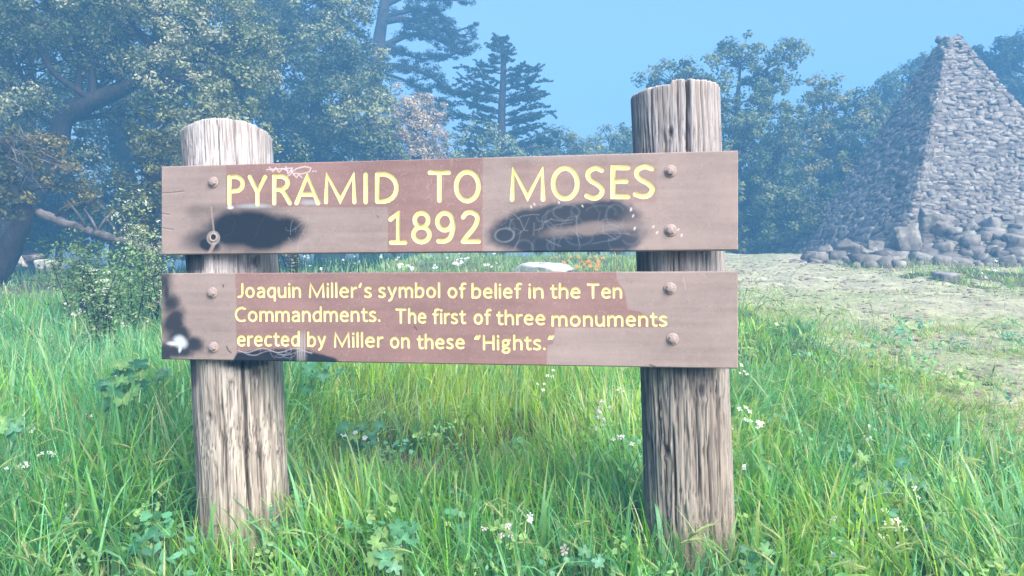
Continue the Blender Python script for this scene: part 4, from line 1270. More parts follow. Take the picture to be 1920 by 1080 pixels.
    vis = [s for s in stones if s[6] and (s[0].x - 0.0) / s[0].y * F + 960 < 1935]
    vis.sort(key=lambda s: -s[3] * s[4] / (s[0].y ** 2))
    big = set(id(s) for s in vis[:298])
    Vs, Fs, Cs, off = [], [], [], 0
    for st in stones:
        Mx = frame(st)
        me = meshes[st[7] * 4 + int(st[8] * 3.99)]
        if id(st) in big:
            o = bpy.data.objects.new('stone', me); col.objects.link(o)
            o.parent = root; o.matrix_parent_inverse = Matrix.Translation(-root.location); o.matrix_basis = Mx
        else:
            V, Fc = shapes[st[7]]
            m4 = np.array(Mx)
            Vs.append(V @ m4[:3, :3].T + m4[:3, 3]); Fs.append(Fc + off)
            cc = rock_colour(V, 520 + st[7] * 4 + int(st[8] * 3.99), ROCKC[int(st[8] * 3.99)] * 1.05)
            Cs.append(cc); off += len(V)
    me = np_mesh('small_stone_facing', np.concatenate(Vs), np.concatenate(Fs), False, np.concatenate(Cs))
    props(link('small_stone_facing', me, M['rock'], root), kind='stuff')
    return corners
build_pyramid()

BL_ = [  # px, py(base), height above ground, size x y z (m), label
 (1590, 463, (0.42, 0.35, 0.24), 'large split boulder at the left foot of the stone pyramid'),
 (1548, 470, (0.30, 0.25, 0.12), 'flat low rock beside the pyramid at its far left corner'),
 (1640, 466, (0.30, 0.30, 0.22), 'cracked blocky boulder in front of the pyramid ridge, left side'),
 (1700, 446, (0.55, 0.40, 0.34), 'biggest rounded boulder under the front ridge of the pyramid'),
 (1742, 404, (0.34, 0.30, 0.22), 'upper boulder lodged against the pyramid ridge'),
 (1765, 455, (0.45, 0.35, 0.22), 'wide grey boulder just right of the pyramid ridge'),
 (1815, 440, (0.26, 0.25, 0.24), 'upright boulder against the right face of the pyramid'),
 (1858, 452, (0.40, 0.32, 0.24), 'rough boulder near the right edge of the photo by the pyramid'),
 (1900, 462, (0.40, 0.34, 0.26), 'dark hollowed boulder at the right edge of the photo'),
 (1600, 478, (0.55, 0.30, 0.07), 'long flat slab half buried in front of the pyramid'),
 (1735, 474, (0.60, 0.30, 0.08), 'low slab on the grass before the pyramid ridge'),
]
for i, (px, py, (sx, sy, sz), lab) in enumerate(BL_):
    p = on_ray(px, py + 6, 0.0, 9, 13.2) if py > 458 else None
    if p is None or p.y > 13.1:
        d = 12.75 if px < 1760 else 13.05
        p = at(px, py, d); p.z = max(tz(p.x, p.y) - 0.05, p.z - sz * 0.6)
    boulder(p, sx * 0.48, sy * 0.5, sz * 0.85, 700 + i, lab, 'boulders at the foot of the pyramid', base=(0.20, 0.18, 0.16))
rb = random.Random(17)
for i in range(290):
    px = rb.uniform(1520, 1925); py = 0
    d = rb.uniform(11.6, 12.9) if px > 1600 else rb.uniform(12.2, 14)
    x = (px - 960) / F * d
    z = tz(x, d); up = max(0, (d - 12.1)) * 0.75 * (1 if px > 1650 else 0.3)
    s = 0.04 + 0.12 * rb.random() ** 2.6
    boulder((x, d, z), s * rb.uniform(0.8, 1.5), s, s * rb.uniform(0.6, 1.15), 800 + i,
            'small loose rock fallen at the foot of the stone pyramid', 'loose rocks below the pyramid', 'loose_rock', ic=ICO2, base=(0.21, 0.19, 0.17) if i % 3 else (0.15, 0.135, 0.12))
def rubble():
    hs = [hull_rock(900 + k, 14) for k in range(8)]; Vs, Fs, Cs, off = [], [], [], 0
    for i in range(1300):
        px = rb.uniform(1480, 2150); d = rb.uniform(11.2, 13.3); x = (px - 960) / F * d
        sc = (0.015 + 0.045 * rb.random() ** 2) * (1.0 if d > 11.9 else 0.6)
        V, Fc = hs[i % 8]; V = rotz(V * np.array([sc * rb.uniform(.8, 1.6), sc, sc * rb.uniform(.5, 1)]), rb.uniform(0, 6.3)) + np.array([x, d, tz(x, d) + sc * 0.2])
        Vs.append(V); Fs.append(Fc + off); Cs.append(rock_colour(V, i, np.array([0.25, 0.225, 0.20]))); off += len(V)
    me = np_mesh('rubble', np.concatenate(Vs), np.concatenate(Fs), False, np.concatenate(Cs))
    props(link('rubble', me, M['rock']), 'small broken rubble and gravel strewn along the foot of the pyramid', 'rubble', kind='stuff')
rubble()
p = on_ray(1018, 512, 0, 6, 12)
boulder((p.x, p.y, p.z - 0.02), 0.47, 0.30, 0.17, 951, 'smooth pale grey slab of rock seen in the gap between the two boards', name='boulder', base=(0.46, 0.46, 0.45), sink=0.42, blocky=0.1, rot=0.05)
for i, (px, py, s, lab) in enumerate([(38, 496, 0.13, 'pale round rock at the far left, below the dark trees'), (66, 490, 0.12, 'dark brown stump-like rock at the far left behind the grass'),
                                      (95, 505, 0.16, 'pale rock beside the yellow green bush at the left'), (1770, 524, 0.14, 'bluish rock in the tufted grass on the right meadow')]):
    p = on_ray(px, py, 0.0, 5, 12)
    boulder(p, s * 1.2, s, s * 0.75, 970 + i, lab, base=(0.42, 0.40, 0.36) if i not in (1, 3) else ((0.15, 0.11, 0.09) if i == 1 else (0.22, 0.21, 0.21)), sink=0.3 if i != 3 else 0.45)

# ------------------------------------------------------------------ trees
def leaf_cloud(cent, rad, nl, size, out, colr, flat=0.8, asp=0.55, up=0.5, droop=0.0):
    """cent (k,3) clump centres, rad (k,), nl leaves each; leaf = bent rhombus (2 quads fold)"""
    k = len(cent)
    n = k * nl
    ci = np.repeat(np.arange(k), nl)
    d = rng.normal(size=(n, 3)); d /= np.linalg.norm(d, axis=1, keepdims=True)
    rr = rng.random(n) ** 0.45
    off = d * (rr * rad[ci])[:, None]; off[:, 2] *= flat
    off[:, 2] -= droop * rad[ci] * rng.random(n)
    P = cent[ci] + off
    nrm = d * 0.6 + out[ci] * 0.5 + rng.normal(size=(n, 3)) * 0.55; nrm[:, 2] += up
    nrm /= np.linalg.norm(nrm, axis=1, keepdims=True)
    t = np.cross(nrm, rng.normal(size=(n, 3))); t /= np.linalg.norm(t, axis=1, keepdims=True)
    b = np.cross(nrm, t)
    s = size * (0.6 + 0.8 * rng.random(n))[:, None]
    V = np.stack([P - t * s, P + b * s * asp - nrm * s * 0.1, P + t * s, P - b * s * asp - nrm * s * 0.1], 1).reshape(-1, 3)
    Fc = np.arange(4 * n).reshape(-1, 4)
    c = colr[ci] * (0.65 + 0.7 * rng.random((n, 1)))
    return V, Fc, np.repeat(c, 4, 0)

def lobe_clumps(lobes, dens, rc, gap=0.42, seed=1, shell=(0.55, 1.02)):
    """lobes: (centre, rx, ry, rz); clumps spread through the lobe shells with gaps from noise"""
    C, Rr, O = [], [], []
    for (c, rx, ry, rz) in lobes:
        ar = (rx * ry * rz) ** (2 / 3)
        n = int(ar * dens * 12.56)
        d = rng.normal(size=(n, 3)); d /= np.linalg.norm(d, axis=1, keepdims=True)
        r = shell[0] + (shell[1] - shell[0]) * rng.random(n) ** 0.6
        # lumpy outline
        r = r * (0.78 + 0.5 * fbm(d * 2.2 + seed + c[0], seed, 3))
        P = np.array(c)[None] + d * r[:, None] * np.array([rx, ry, rz])
        keep = fbm(P * (0.9 / rc) * 0.42, seed + 7, 2) > gap
        C.append(P[keep]); O.append(d[keep]); Rr.append(rc * (0.6 + 0.8 * rng.random(keep.sum())))
    return np.concatenate(C), np.concatenate(Rr), np.concatenate(O)

def tree(name, label, cat, trunk, lobes, pal, dens=4.0, rc=0.28, nl=60, size=0.035, gap=0.42, seed=1, twigs=5, group=None,
         barkm='bark', limb_r=0.35, flat=0.8, up=0.5, droop=0.0, asp=0.55, shell=(0.55, 1.02), extra=None, twig_r=0.008):
    """trunk: (points, radii). lobes in metres"""
    tp, tr = trunk
    base = Vector(tp[0])
    root = empty(name, base, label, cat, group)
    mb = MB(); mb.tube(smooth_pts(tp, 4), list(np.interp(np.linspace(0, len(tp) - 1, (len(tp) - 1) * 4 + 1), range(len(tp)), tr)), 10, True, 0.25)
    link('trunk', mb.mesh('trunk'), M[barkm], root)
    C, Rr, O = lobe_clumps(lobes, dens, rc, gap, seed, shell)
    r2 = random.Random(seed)
    tpv = [Vector(p) for p in smooth_pts(tp, 4)]
    for (c, rx, ry, rz) in lobes:
        cv = Vector(c)
        # limb leaves the trunk at a point below the lobe
        cand = [p for p in tpv[len(tpv) // 3:]]
        st = min(cand, key=lambda p: (p - cv).length + max(0, p.z - cv.z + 0.2) * 2)
        mid = st.lerp(cv, 0.5) + Vector((r2.uniform(-.2, .2), r2.uniform(-.2, .2), r2.uniform(-0.25, 0.15))) * (cv - st).length * 0.6
        pts = smooth_pts([st, mid, cv], 4)
        r0 = tr[-1] * limb_r + 0.02
        mb = MB(); mb.tube(pts, list(np.linspace(r0, r0 * 0.35, len(pts))), 6, False, 0.2)
        sel = np.where(np.linalg.norm((C - np.array(c)) / np.array([rx, ry, rz]), axis=1) < 1.1)[0]
        r2.shuffle(sel)
        for i in sel[:twigs * 4]:
            s = pts[r2.randrange(len(pts) // 2, len(pts))]; e = Vector(C[i])
            m_ = s.lerp(e, 0.55) + Vector((r2.uniform(-1, 1), r2.uniform(-1, 1), r2.uniform(-1, 1))) * 0.12 * (e - s).length
            mb.tube([s, m_, e], [r0 * 0.3, max(twig_r * 1.3, r0 * 0.15), twig_r * 0.6], 4, False)
        link('limb', mb.mesh('limb'), M[barkm], root)
    pal = np.array(pal)
    w = fbm(C * 0.9, seed + 21, 3) + (rng.random(len(C)) - 0.5) * 0.5
    a = np.clip((w - 0.3) / 0.4, 0, 0.999) * (len(pal) - 1); i0 = a.astype(int); f = (a - i0)[:, None]
    cc = pal[i0] * (1 - f) + pal[np.minimum(i0 + 1, len(pal) - 1)] * f
    V, Fc, Cc = leaf_cloud(C, Rr, nl, size, O, cc, flat, asp, up, droop)
    if extra is not None:
        V = np.concatenate([V, extra[0]]); Fc = np.concatenate([Fc, extra[1] + len(Cc)]); Cc = np.concatenate([Cc, extra[2]])
    me = np_mesh('crown', V, Fc, False, Cc)
    link('crown', me, M['foliage'], root)
    return root

def L(px, py, d, rx, rz, ry=None):
    """lobe measured in photo pixels at depth d"""
    k = d / F
    return (tuple(at(px, py, d)), rx * k, (ry if ry is not None else min(rx, rz) * 1.1) * k, rz * k)
def T(*p):
    return [tuple(at(a, b, c)) for a, b, c in p]

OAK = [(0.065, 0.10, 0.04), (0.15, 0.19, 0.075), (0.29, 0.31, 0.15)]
OLIVE = [(0.08, 0.09, 0.025), (0.19, 0.19, 0.05), (0.33, 0.30, 0.11)]
GREY = [(0.12, 0.18, 0.11), (0.22, 0.29, 0.18), (0.32, 0.38, 0.24)]
PINK = [(0.22, 0.15, 0.10), (0.42, 0.31, 0.20), (0.52, 0.42, 0.28)]
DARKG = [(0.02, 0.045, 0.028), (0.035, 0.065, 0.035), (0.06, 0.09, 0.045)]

# big oak on the left with its heavy bent limb
tree('oak_tree', 'huge spreading grey green oak filling the upper left corner, with a heavy dark bent limb', 'tree',
     (T((-40, 560, 12.5), (20, 430, 12.3), (95, 300, 12.2), (120, 225, 12.1), (175, 190, 12.0), (245, 160, 11.9), (300, 110, 12)), [0.24, 0.21, 0.18, 0.15, 0.14, 0.10, 0.05]),
     [L(60, 300, 12.4, 70, 60), L(140, 300, 12.8, 70, 50), L(20, 110, 12, 110, 80), L(150, 40, 12.4, 120, 80), L(290, 60, 12.2, 120, 85), L(410, 70, 12.6, 100, 80), L(90, -40, 12.5, 160, 90), L(330, -50, 12.8, 170, 80),
      L(330, 160, 11.8, 90, 55), L(430, 170, 12.4, 80, 60), L(200, 120, 12.6, 90, 50), L(30, 200, 11.6, 60, 50), L(470, 110, 13, 60, 70), L(60, 20, 11.5, 80, 60),
      L(260, 215, 12.6, 60, 35), L(-120, 60, 12, 130, 130), L(200, -20, 11.4, 90, 60)],
     OAK + [(0.34, 0.34, 0.22)], dens=14, rc=0.18, nl=74, size=0.028, gap=0.345, seed=31, twigs=7, limb_r=0.9)
tree('oak_tree', 'low green oak bough hanging behind the left post, lit brighter than the shade beyond it', 'tree',
     (T((560, 520, 11.5), (520, 420, 11.4), (490, 330, 11.2), (460, 270, 11)), [0.14, 0.11, 0.08, 0.05]),
     [L(450, 240, 10.8, 60, 50), L(400, 215, 11.2, 60, 40), L(480, 280, 11, 40, 35), L(330, 250, 11.0, 50, 40), L(380, 300, 11.2, 60, 50), L(420, 370, 11.4, 60, 60)],
     OAK[1:] + [(0.20, 0.21, 0.10)], dens=10, rc=0.14, nl=60, size=0.03, gap=0.40, seed=33, twigs=5)
tree('oak_tree', 'dark bluish oak between the left post and the pine, with pale lit clumps low down', 'tree',
     (T((620, 520, 17.5), (610, 400, 17.3), (600, 280, 17.1), (590, 150, 17)), [0.35, 0.3, 0.22, 0.12]),
     [L(560, 30, 16.5, 95, 75), L(640, 20, 17, 60, 55), L(500, 60, 17, 80, 70), L(600, 110, 16.2, 70, 60), L(665, 140, 16.4, 60, 65), L(690, 215, 16, 55, 65), L(620, 200, 15.8, 65, 55),
      L(545, 190, 17, 60, 60), L(610, 265, 16.4, 70, 40), L(560, -60, 17, 120, 70), L(700, 275, 16, 50, 35), L(520, 270, 17.5, 50, 50)],
     DARKG[1:] + OAK[1:], dens=11, rc=0.21, nl=66, size=0.037, gap=0.36, seed=35, twigs=5)
tree('olive_bush', 'olive green bushy tree left of the left post, reaching down behind the board', 'tree',
     (T((285, 520, 10), (280, 430, 10), (285, 340, 10), (290, 270, 10)), [0.10, 0.08, 0.06, 0.04]),
     [L(290, 250, 10, 45, 45), L(265, 320, 9.8, 50, 50), L(310, 330, 10, 50, 60), L(250, 390, 9.8, 38, 36), L(300, 410, 9.8, 45, 45), L(340, 440, 10, 40, 40)],
     OLIVE, dens=16, rc=0.125, nl=58, size=0.024, gap=0.40, seed=37, twigs=5)
tree('leaning_tree', 'brown green tree at the far left edge with shaded trunk, below the dry twigs', 'tree',
     (T((-10, 520, 9.4), (25, 450, 9.3), (45, 400, 9.2), (20, 330, 9.2), (10, 260, 9.3)), [0.17, 0.13, 0.10, 0.08, 0.05]),
     [L(20, 280, 9.2, 50, 40), L(40, 340, 9.1, 45, 40), L(20, 395, 9.2, 45, 30), L(95, 290, 9.6, 45, 40), L(130, 350, 9.8, 40, 40), L(-30, 330, 9.2, 60, 70), L(165, 385, 10.2, 36, 26)],
     [(0.06, 0.07, 0.02), (0.16, 0.14, 0.04), (0.28, 0.23, 0.08)], dens=15, rc=0.12, nl=50, size=0.026, gap=0.38, seed=39, twigs=7)
# dark stand behind them, grove shade put into the leaf colours
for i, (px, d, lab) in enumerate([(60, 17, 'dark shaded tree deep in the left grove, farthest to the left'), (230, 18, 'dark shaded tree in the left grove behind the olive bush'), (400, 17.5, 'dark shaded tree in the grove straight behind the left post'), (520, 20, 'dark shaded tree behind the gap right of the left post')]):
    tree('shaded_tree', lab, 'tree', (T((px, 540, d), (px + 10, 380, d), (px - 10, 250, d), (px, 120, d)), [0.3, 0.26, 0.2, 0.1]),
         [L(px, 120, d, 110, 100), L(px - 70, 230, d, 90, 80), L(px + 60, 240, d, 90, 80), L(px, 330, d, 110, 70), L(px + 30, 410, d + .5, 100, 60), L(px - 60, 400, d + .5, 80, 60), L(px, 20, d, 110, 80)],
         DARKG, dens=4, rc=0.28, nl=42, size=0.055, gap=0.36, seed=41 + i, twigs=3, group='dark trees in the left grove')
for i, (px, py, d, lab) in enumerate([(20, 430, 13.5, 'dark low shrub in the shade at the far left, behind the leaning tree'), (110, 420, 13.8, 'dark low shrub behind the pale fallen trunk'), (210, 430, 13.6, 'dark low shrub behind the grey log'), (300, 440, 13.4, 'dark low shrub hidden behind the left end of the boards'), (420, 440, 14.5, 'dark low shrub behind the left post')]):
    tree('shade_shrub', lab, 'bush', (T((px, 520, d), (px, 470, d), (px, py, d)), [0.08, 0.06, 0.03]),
         [L(px - 30, py, d, 50, 50), L(px + 35, py + 5, d, 50, 45), L(px, py - 50, d, 55, 50)], DARKG, dens=9, rc=0.16, nl=46, size=0.04, gap=0.30, seed=81 + i, twigs=3, group='shrubs in the shade of the left grove')  # shrubs' dark leaf colours carry the shade of the grove
tree('rusty_tree', 'pinkish brown tree with rusty leaves behind the upper board, left of the cypress', 'tree',
     (T((790, 520, 20), (785, 400, 20), (780, 300, 20), (775, 220, 20)), [0.2, 0.17, 0.12, 0.07]),
     [L(765, 205, 19.5, 45, 45), L(800, 250, 19.5, 50, 45), L(735, 260, 19.2, 40, 45), L(780, 300, 19.5, 60, 40), L(820, 215, 20, 28, 28)],
     PINK, dens=15, rc=0.18, nl=55, size=0.036, gap=0.37, seed=51, twigs=8)
tree('grey_shrub', 'grey green rounded bush at the foot of the cypress', 'bush',
     (T((905, 520, 18), (905, 400, 18), (905, 300, 18)), [0.12, 0.1, 0.05]),
     [L(890, 275, 18, 50, 40), L(945, 290, 18, 45, 40), L(860, 310, 17.6, 40, 35), L(920, 330, 18, 60, 40), L(1000, 320, 18.5, 40, 30)],
     GREY, dens=8, rc=0.16, nl=60, size=0.033, gap=0.38, seed=53, twigs=4)
for i, (px, d, top, w, lab) in enumerate([(1060, 22, 235, 50, 'low rounded bush on the skyline right of the cypress'), (1110, 21, 250, 36, 'small pale green bush on the skyline above the board'), (1160, 21, 232, 40, 'bush on the skyline just left of the tall right post'), (1010, 21, 262, 40, 'low bush between the cypress and the rounded bush')]):
    tree('skyline_bush', lab, 'bush', (T((px, 520, d), (px, 420, d), (px, top + 70, d)), [0.15, 0.12, 0.05]),
         [L(px - w * 0.3, top + 30, d, w * 0.7, 28), L(px + w * 0.4, top + 38, d, w * 0.6, 30), L(px, top + 80, d - .5, w, 40)],
         GREY if i != 0 else OAK, dens=11, rc=0.17, nl=55, size=0.038, gap=0.37, seed=55 + i, twigs=10, group='bushes on the skyline')
# right hand oaks
tree('oak_tree', 'tall bluish oak behind the right post with an open leafy top', 'tree',
     (T((1390, 520, 19), (1385, 400, 19), (1380, 280, 19), (1385, 160, 19)), [0.22, 0.16, 0.10, 0.05]),
     [L(1340, 260, 19, 70, 60), L(1370, 340, 19, 80, 60), L(1440, 360, 19, 80, 70), L(1380, 420, 19, 80, 60), L(1240, 150, 19, 42, 25), L(1300, 150, 18.5, 60, 40), L(1390, 105, 19, 50, 40), L(1440, 140, 19, 50, 45), L(1350, 190, 18.4, 75, 50), L(1440, 215, 18.4, 60, 55), L(1395, 275, 18, 65, 60),
      L(1460, 310, 18, 55, 60), L(1400, 370, 17.6, 60, 55), L(1470, 410, 17.6, 60, 60), L(1490, 100, 19.3, 32, 26), L(1290, 230, 18.5, 60, 50), L(1410, 440, 17.6, 45, 45)],
     OAK[:2] + [(0.20, 0.23, 0.10)], dens=8.5, rc=0.19, nl=50, size=0.046, gap=0.36, seed=61, twigs=8, shell=(0.4, 1.1))
tree('oak_tree', 'olive tinged oak between the right post and the pyramid', 'tree',
     (T((1540, 520, 20), (1540, 400, 20), (1545, 280, 20), (1545, 200, 20)), [0.2, 0.14, 0.09, 0.05]),
     [L(1580, 350, 20, 80, 70), L(1520, 280, 20, 70, 60), L(1580, 430, 20, 80, 60), L(1640, 230, 20.5, 40, 40), L(1480, 380, 20, 60, 70), L(1540, 165, 20, 35, 30), L(1555, 210, 19.6, 55, 45), L(1610, 190, 20, 38, 25), L(1600, 240, 19.6, 50, 45), L(1550, 290, 19.4, 60, 55), L(1540, 360, 19.2, 55, 60), L(1500, 430, 19, 60, 50), L(1620, 300, 19.4, 50, 50), L(1560, 430, 19.4, 50, 50)],
     OAK[:2] + OLIVE[1:], dens=8.5, rc=0.19, nl=50, size=0.046, gap=0.36, seed=63, twigs=8)
tree('oak_tree', 'leafy tree rising behind the left edge of the stone pyramid', 'tree',
     (T((1720, 520, 23), (1720, 350, 23), (1715, 200, 23)), [0.25, 0.2, 0.1]),
     [L(1690, 150, 23, 35, 25), L(1725, 110, 23, 35, 25), L(1780, 85, 23, 28, 16), L(1670, 190, 23, 40, 40), L(1720, 200, 23, 60, 60)],
     OAK[:2], dens=9, rc=0.2, nl=52, size=0.05, gap=0.38, seed=65, twigs=8)
tree('cypress_tree', 'dark broad conifer rising behind the right side of the pyramid', 'tree',
     (T((1960, 540, 22), (1955, 350, 22), (1950, 150, 22)), [0.4, 0.3, 0.15]),
     [L(1880, 100, 21.5, 50, 28), L(1930, 85, 22, 50, 25), L(1860, 140, 21.5, 45, 30), L(1900, 170, 21.2, 55, 35), L(1960, 140, 22, 80, 60), L(1910, 230, 21.5, 60, 50), L(1990, 250, 22, 90, 80), L(1840, 115, 22, 25, 15)],
     DARKG, dens=7, rc=0.22, nl=60, size=0.05, gap=0.38, seed=67, twigs=5)
# low dark scrub closing the gap behind the crest
for i, (px, d, lab) in enumerate([(640, 18, 'dark scrub behind the upper board near the left post'), (740, 19, 'scrub behind the first word of the board, below the rusty tree'), (1250, 17, 'scrub behind the right end of the upper board'), (1120, 19, 'scrub behind the board under the skyline bushes')]):
    tree('scrub_bush', lab, 'bush', (T((px, 560, d), (px, 470, d), (px, 400, d)), [0.1, 0.08, 0.05]),
         [L(px - 50, 400, d, 70, 60), L(px + 40, 390, d, 70, 60), L(px, 330, d, 60, 50), L(px, 450, d, 90, 40)],
         OAK, dens=5, rc=0.2, nl=50, size=0.045, gap=0.38, seed=71 + i, twigs=3, group='scrub behind the sign')

def conifer_branch(mb, pts, r0, clumps, step, rad, jit, start=0.25):
    P = smooth_pts(pts, 5)
    mb.tube(P, list(np.linspace(r0, r0 * 0.25, len(P))), 5, False, 0.2)
    tot = sum((P[i + 1] - P[i]).length for i in range(len(P) - 1)); acc = 0
    for i in range(len(P) - 1):
        sl = (P[i + 1] - P[i]).length; k = max(1, int(sl / step))
        for j in range(k):
            t = (acc + sl * j / k) / tot
            if t < start: continue
            q = P[i].lerp(P[i + 1], j / k)
            clumps.append((q + Vector((random.gauss(0, jit), random.gauss(0, jit), abs(random.gauss(0, jit * 0.5)))), rad * (1.15 - 0.6 * t) * random.uniform(0.7, 1.3)))
        acc += sl

def build_cypress():
    d = 21.0
    base = at(1008, 520, d); top = at(926, 62, d)
    tp = [at(1005, 540, d), at(1012, 330, d), at(1012, 240, d), at(1004, 170, d), at(945, 110, d), at(932, 78, d), at(924, 60, d)]
    tp = [at(940, 540, d), at(938, 300, d), at(940, 240, d), at(942, 180, d), at(944, 120, d), at(940, 85, d), at(925, 62, d)]
    root = empty('cypress_tree', tp[0], 'young cypress with layered upswept branches and a bent tip against the sky', 'tree')
    mb = MB(); P = smooth_pts(tp, 4); mb.tube(P, list(np.linspace(0.17, 0.03, len(P))), 8, True, 0.2)
    link('trunk', mb.mesh('trunk'), M['bark'], root)
    cl = []
    tiers = [(300 - 10.5 * k, 112 - 1.7 * k) for k in range(16)] + [(132, 88), (124, 60), (112, 34), (104, 26), (96, 20), (88, 15), (80, 11), (72, 8)]
    for (py, w) in tiers:
        for sgn in (-1, 1):
            for rep in range(2 if w > 40 else 1):
                ww = w * random.uniform(0.55, 1.12); cx = 941 if py > 110 else 937
                dy = random.uniform(-7, 7); dd = random.uniform(-1, 1) * ww / F * d * 0.9
                rise = ww * random.uniform(0.16, 0.36)
                a = at(cx, py + rise * 0.9 + dy, d)
                b = at(cx + sgn * ww * 0.4, py + rise * 0.42 + dy, d + dd * 0.4); c = at(cx + sgn * ww * 0.78, py + rise * 0.02 + dy, d + dd * 0.8)
                e = at(cx + sgn * ww, py + random.uniform(-3, 6) + dy, d + dd)
                m1 = MB(); conifer_branch(m1, [a, b, c, e], 0.010 + 0.012 * ww / 100, cl, 0.055, 0.055, 0.03, 0.12)
                for k in range(int(3 + ww / 16)):
                    s = a.lerp(b, random.uniform(0.3, 1)) if random.random() < 0.4 else b.lerp(e, random.uniform(0.0, 0.95))
                    t_ = s + Vector((sgn * random.uniform(0.08, 0.32), random.uniform(-0.5, 0.5), random.uniform(-0.06, 0.17)))
                    conifer_branch(m1, [s, s.lerp(t_, .5) - Vector((0, 0, .02)), t_], 0.006, cl, 0.07, 0.045, 0.02, 0.1)
                link('branch', m1.mesh('branch'), M['bark'], root)
    for t in np.linspace(0.6, 1, 40):
        i = int(t * (len(P) - 1)); cl.append((P[i] + Vector((random.gauss(0, .04), random.gauss(0, .04), 0)), 0.045))
    C = np.array([tuple(c[0]) for c in cl]); Rr = np.array([c[1] for c in cl]); O = np.tile(np.array([0, 0, 1.0]), (len(C), 1))
    pal = np.array([(0.03, 0.06, 0.04), (0.06, 0.10, 0.055)]); cc = pal[rng.integers(0, 2, len(C))]
    V, Fc, Cc = leaf_cloud(C, Rr * 1.15, 16, 0.031, O, cc, 0.7, 0.35, 0.4)
    link('crown', np_mesh('crown', V, Fc, False, Cc), M['foliage'], root)
build_cypress()

def build_pine():
    d = 21.5
    tp = [at(690, 560, d), at(690, 350, d), at(700, 170, d), at(708, 100, d), at(718, 30, d), at(730, -60, d), at(738, -130, d)]
    root = empty('pine_tree', tp[0], 'tall old pine with leaning trunk and dark limbs spreading right, cut by the top edge', 'tree')
    mb = MB(); P = smooth_pts(tp, 4); mb.tube(P, list(np.linspace(0.27, 0.11, len(P))), 10, True, 0.15)
    link('trunk', mb.mesh('trunk'), M['pine_bark'], root)
    cl = []
    def limb(pts, r, spread, nc, flat=0.6):
        m = MB(); Q = smooth_pts(pts, 5); m.tube(Q, list(np.linspace(r, r * 0.2, len(Q))), 6, False, 0.2)
        n0 = len(cl)
        for k in range(int(nc * 0.62)):
            t = random.uniform(0.3, 1.0) ; i = min(int(t * (len(Q) - 1)), len(Q) - 2)
            q = Q[i] + Vector((random.gauss(0, spread), random.gauss(0, spread), random.gauss(0.05, spread * 0.38)))
            cl.append((q, random.uniform(0.11, 0.23)))
            if k % 2 == 0: m.tube([Q[i], q], [r * 0.25, 0.012], 4, False)
        link('limb', m.mesh('limb'), M['pine_bark'], root)
    limb([at(716, 42, d), at(755, 36, d), at(800, 45, d), at(845, 62, d), at(875, 72, d)], 0.10, 0.34, 80)
    limb([at(720, 32, d), at(770, 20, d), at(815, 22, d), at(850, 50, d)], 0.08, 0.30, 60)
    limb([at(712, 90, d), at(760, 68, d), at(800, 66, d), at(850, 88, d), at(890, 96, d)], 0.10, 0.26, 70)
    limb([at(735, 90, d), at(790, 110, d), at(840, 105, d), at(885, 92, d)], 0.04, 0.16, 28)
    limb([at(722, 10, d), at(770, -10, d), at(820, -5, d), at(880, 5, d)], 0.08, 0.26, 60)
    limb([at(728, -30, d), at(780, -60, d), at(840, -70, d), at(890, -50, d)], 0.08, 0.5, 60)
    limb([at(728, -40, d), at(690, -70, d), at(640, -80, d)], 0.08, 0.5, 50)
    limb([at(735, -80, d), at(760, -130, d), at(740, -180, d)], 0.08, 0.5, 60)
    limb([at(706, 118, d), at(735, 100, d), at(765, 105, d), at(800, 115, d)], 0.04, 0.20, 30)
    limb([at(704, 130, d), at(740, 122, d), at(790, 135, d), at(830, 160, d), at(850, 180, d)], 0.08, 0.26, 70)
    limb([at(705, 118, d), at(670, 100, d), at(655, 90, d)], 0.05, 0.2, 24)
    limb([at(700, 130, d), at(780, 160, d), at(800, 185, d), at(830, 215, d)], 0.05, 0.24, 50)
    limb([at(716, 60, d), at(702, 26, d)], 0.02, 0.02, 1); limb([at(706, 96, d), at(690, 78, d)], 0.02, 0.02, 1)
    C = np.array([tuple(c[0]) for c in cl]); Rr = np.array([c[1] for c in cl]); O = np.tile(np.array([0, 0, 1.0]), (len(C), 1))
    pal = np.array([(0.02, 0.045, 0.03), (0.04, 0.07, 0.04)]); cc = pal[rng.integers(0, 2, len(C))]
    V, Fc, Cc = leaf_cloud(C, Rr, 66, 0.056, O, cc, 0.5, 0.22, 0.4)
    link('crown', np_mesh('crown', V, Fc, False, Cc), M['foliage'], root)
build_pine()

# fallen log and dead brush below the left trees
def fallen_log(pts, r, label):
    root_loc = Vector(pts[0])
    mb = MB(); P = smooth_pts(pts, 5); n = len(P)
    mb.tube(P, [r * (1 - 0.35 * i / n) * random.uniform(0.9, 1.1) for i in range(n)], 10, True, 0.25)
    root = empty('fallen_log', root_loc, label, 'log')
    link('trunk', mb.mesh('trunk'), M['log'], root)
    for k in range(4):
        s = P[random.randrange(2, n - 1)]; e = s + Vector((random.uniform(-.4, .4), random.uniform(-.3, .1), random.uniform(0.1, 0.35)))
        m2 = MB(); m2.tube([s, s.lerp(e, 0.5) + Vector((0, 0, .03)), e], [r * 0.35, r * 0.25, r * 0.1], 5)
        link('branch_stub', m2.mesh('branch_stub'), M['log'], root)
fallen_log(T((70, 398, 9.3), (120, 418, 9.2), (165, 432, 9.15), (200, 448, 9.1)), 0.062, 'pale weathered fallen trunk leaning down under the left trees')
fallen_log(T((178, 438, 9.0), (225, 450, 8.9), (262, 462, 8.8), (305, 478, 8.7)), 0.058, 'grey fallen log lying low behind the left end of the board')

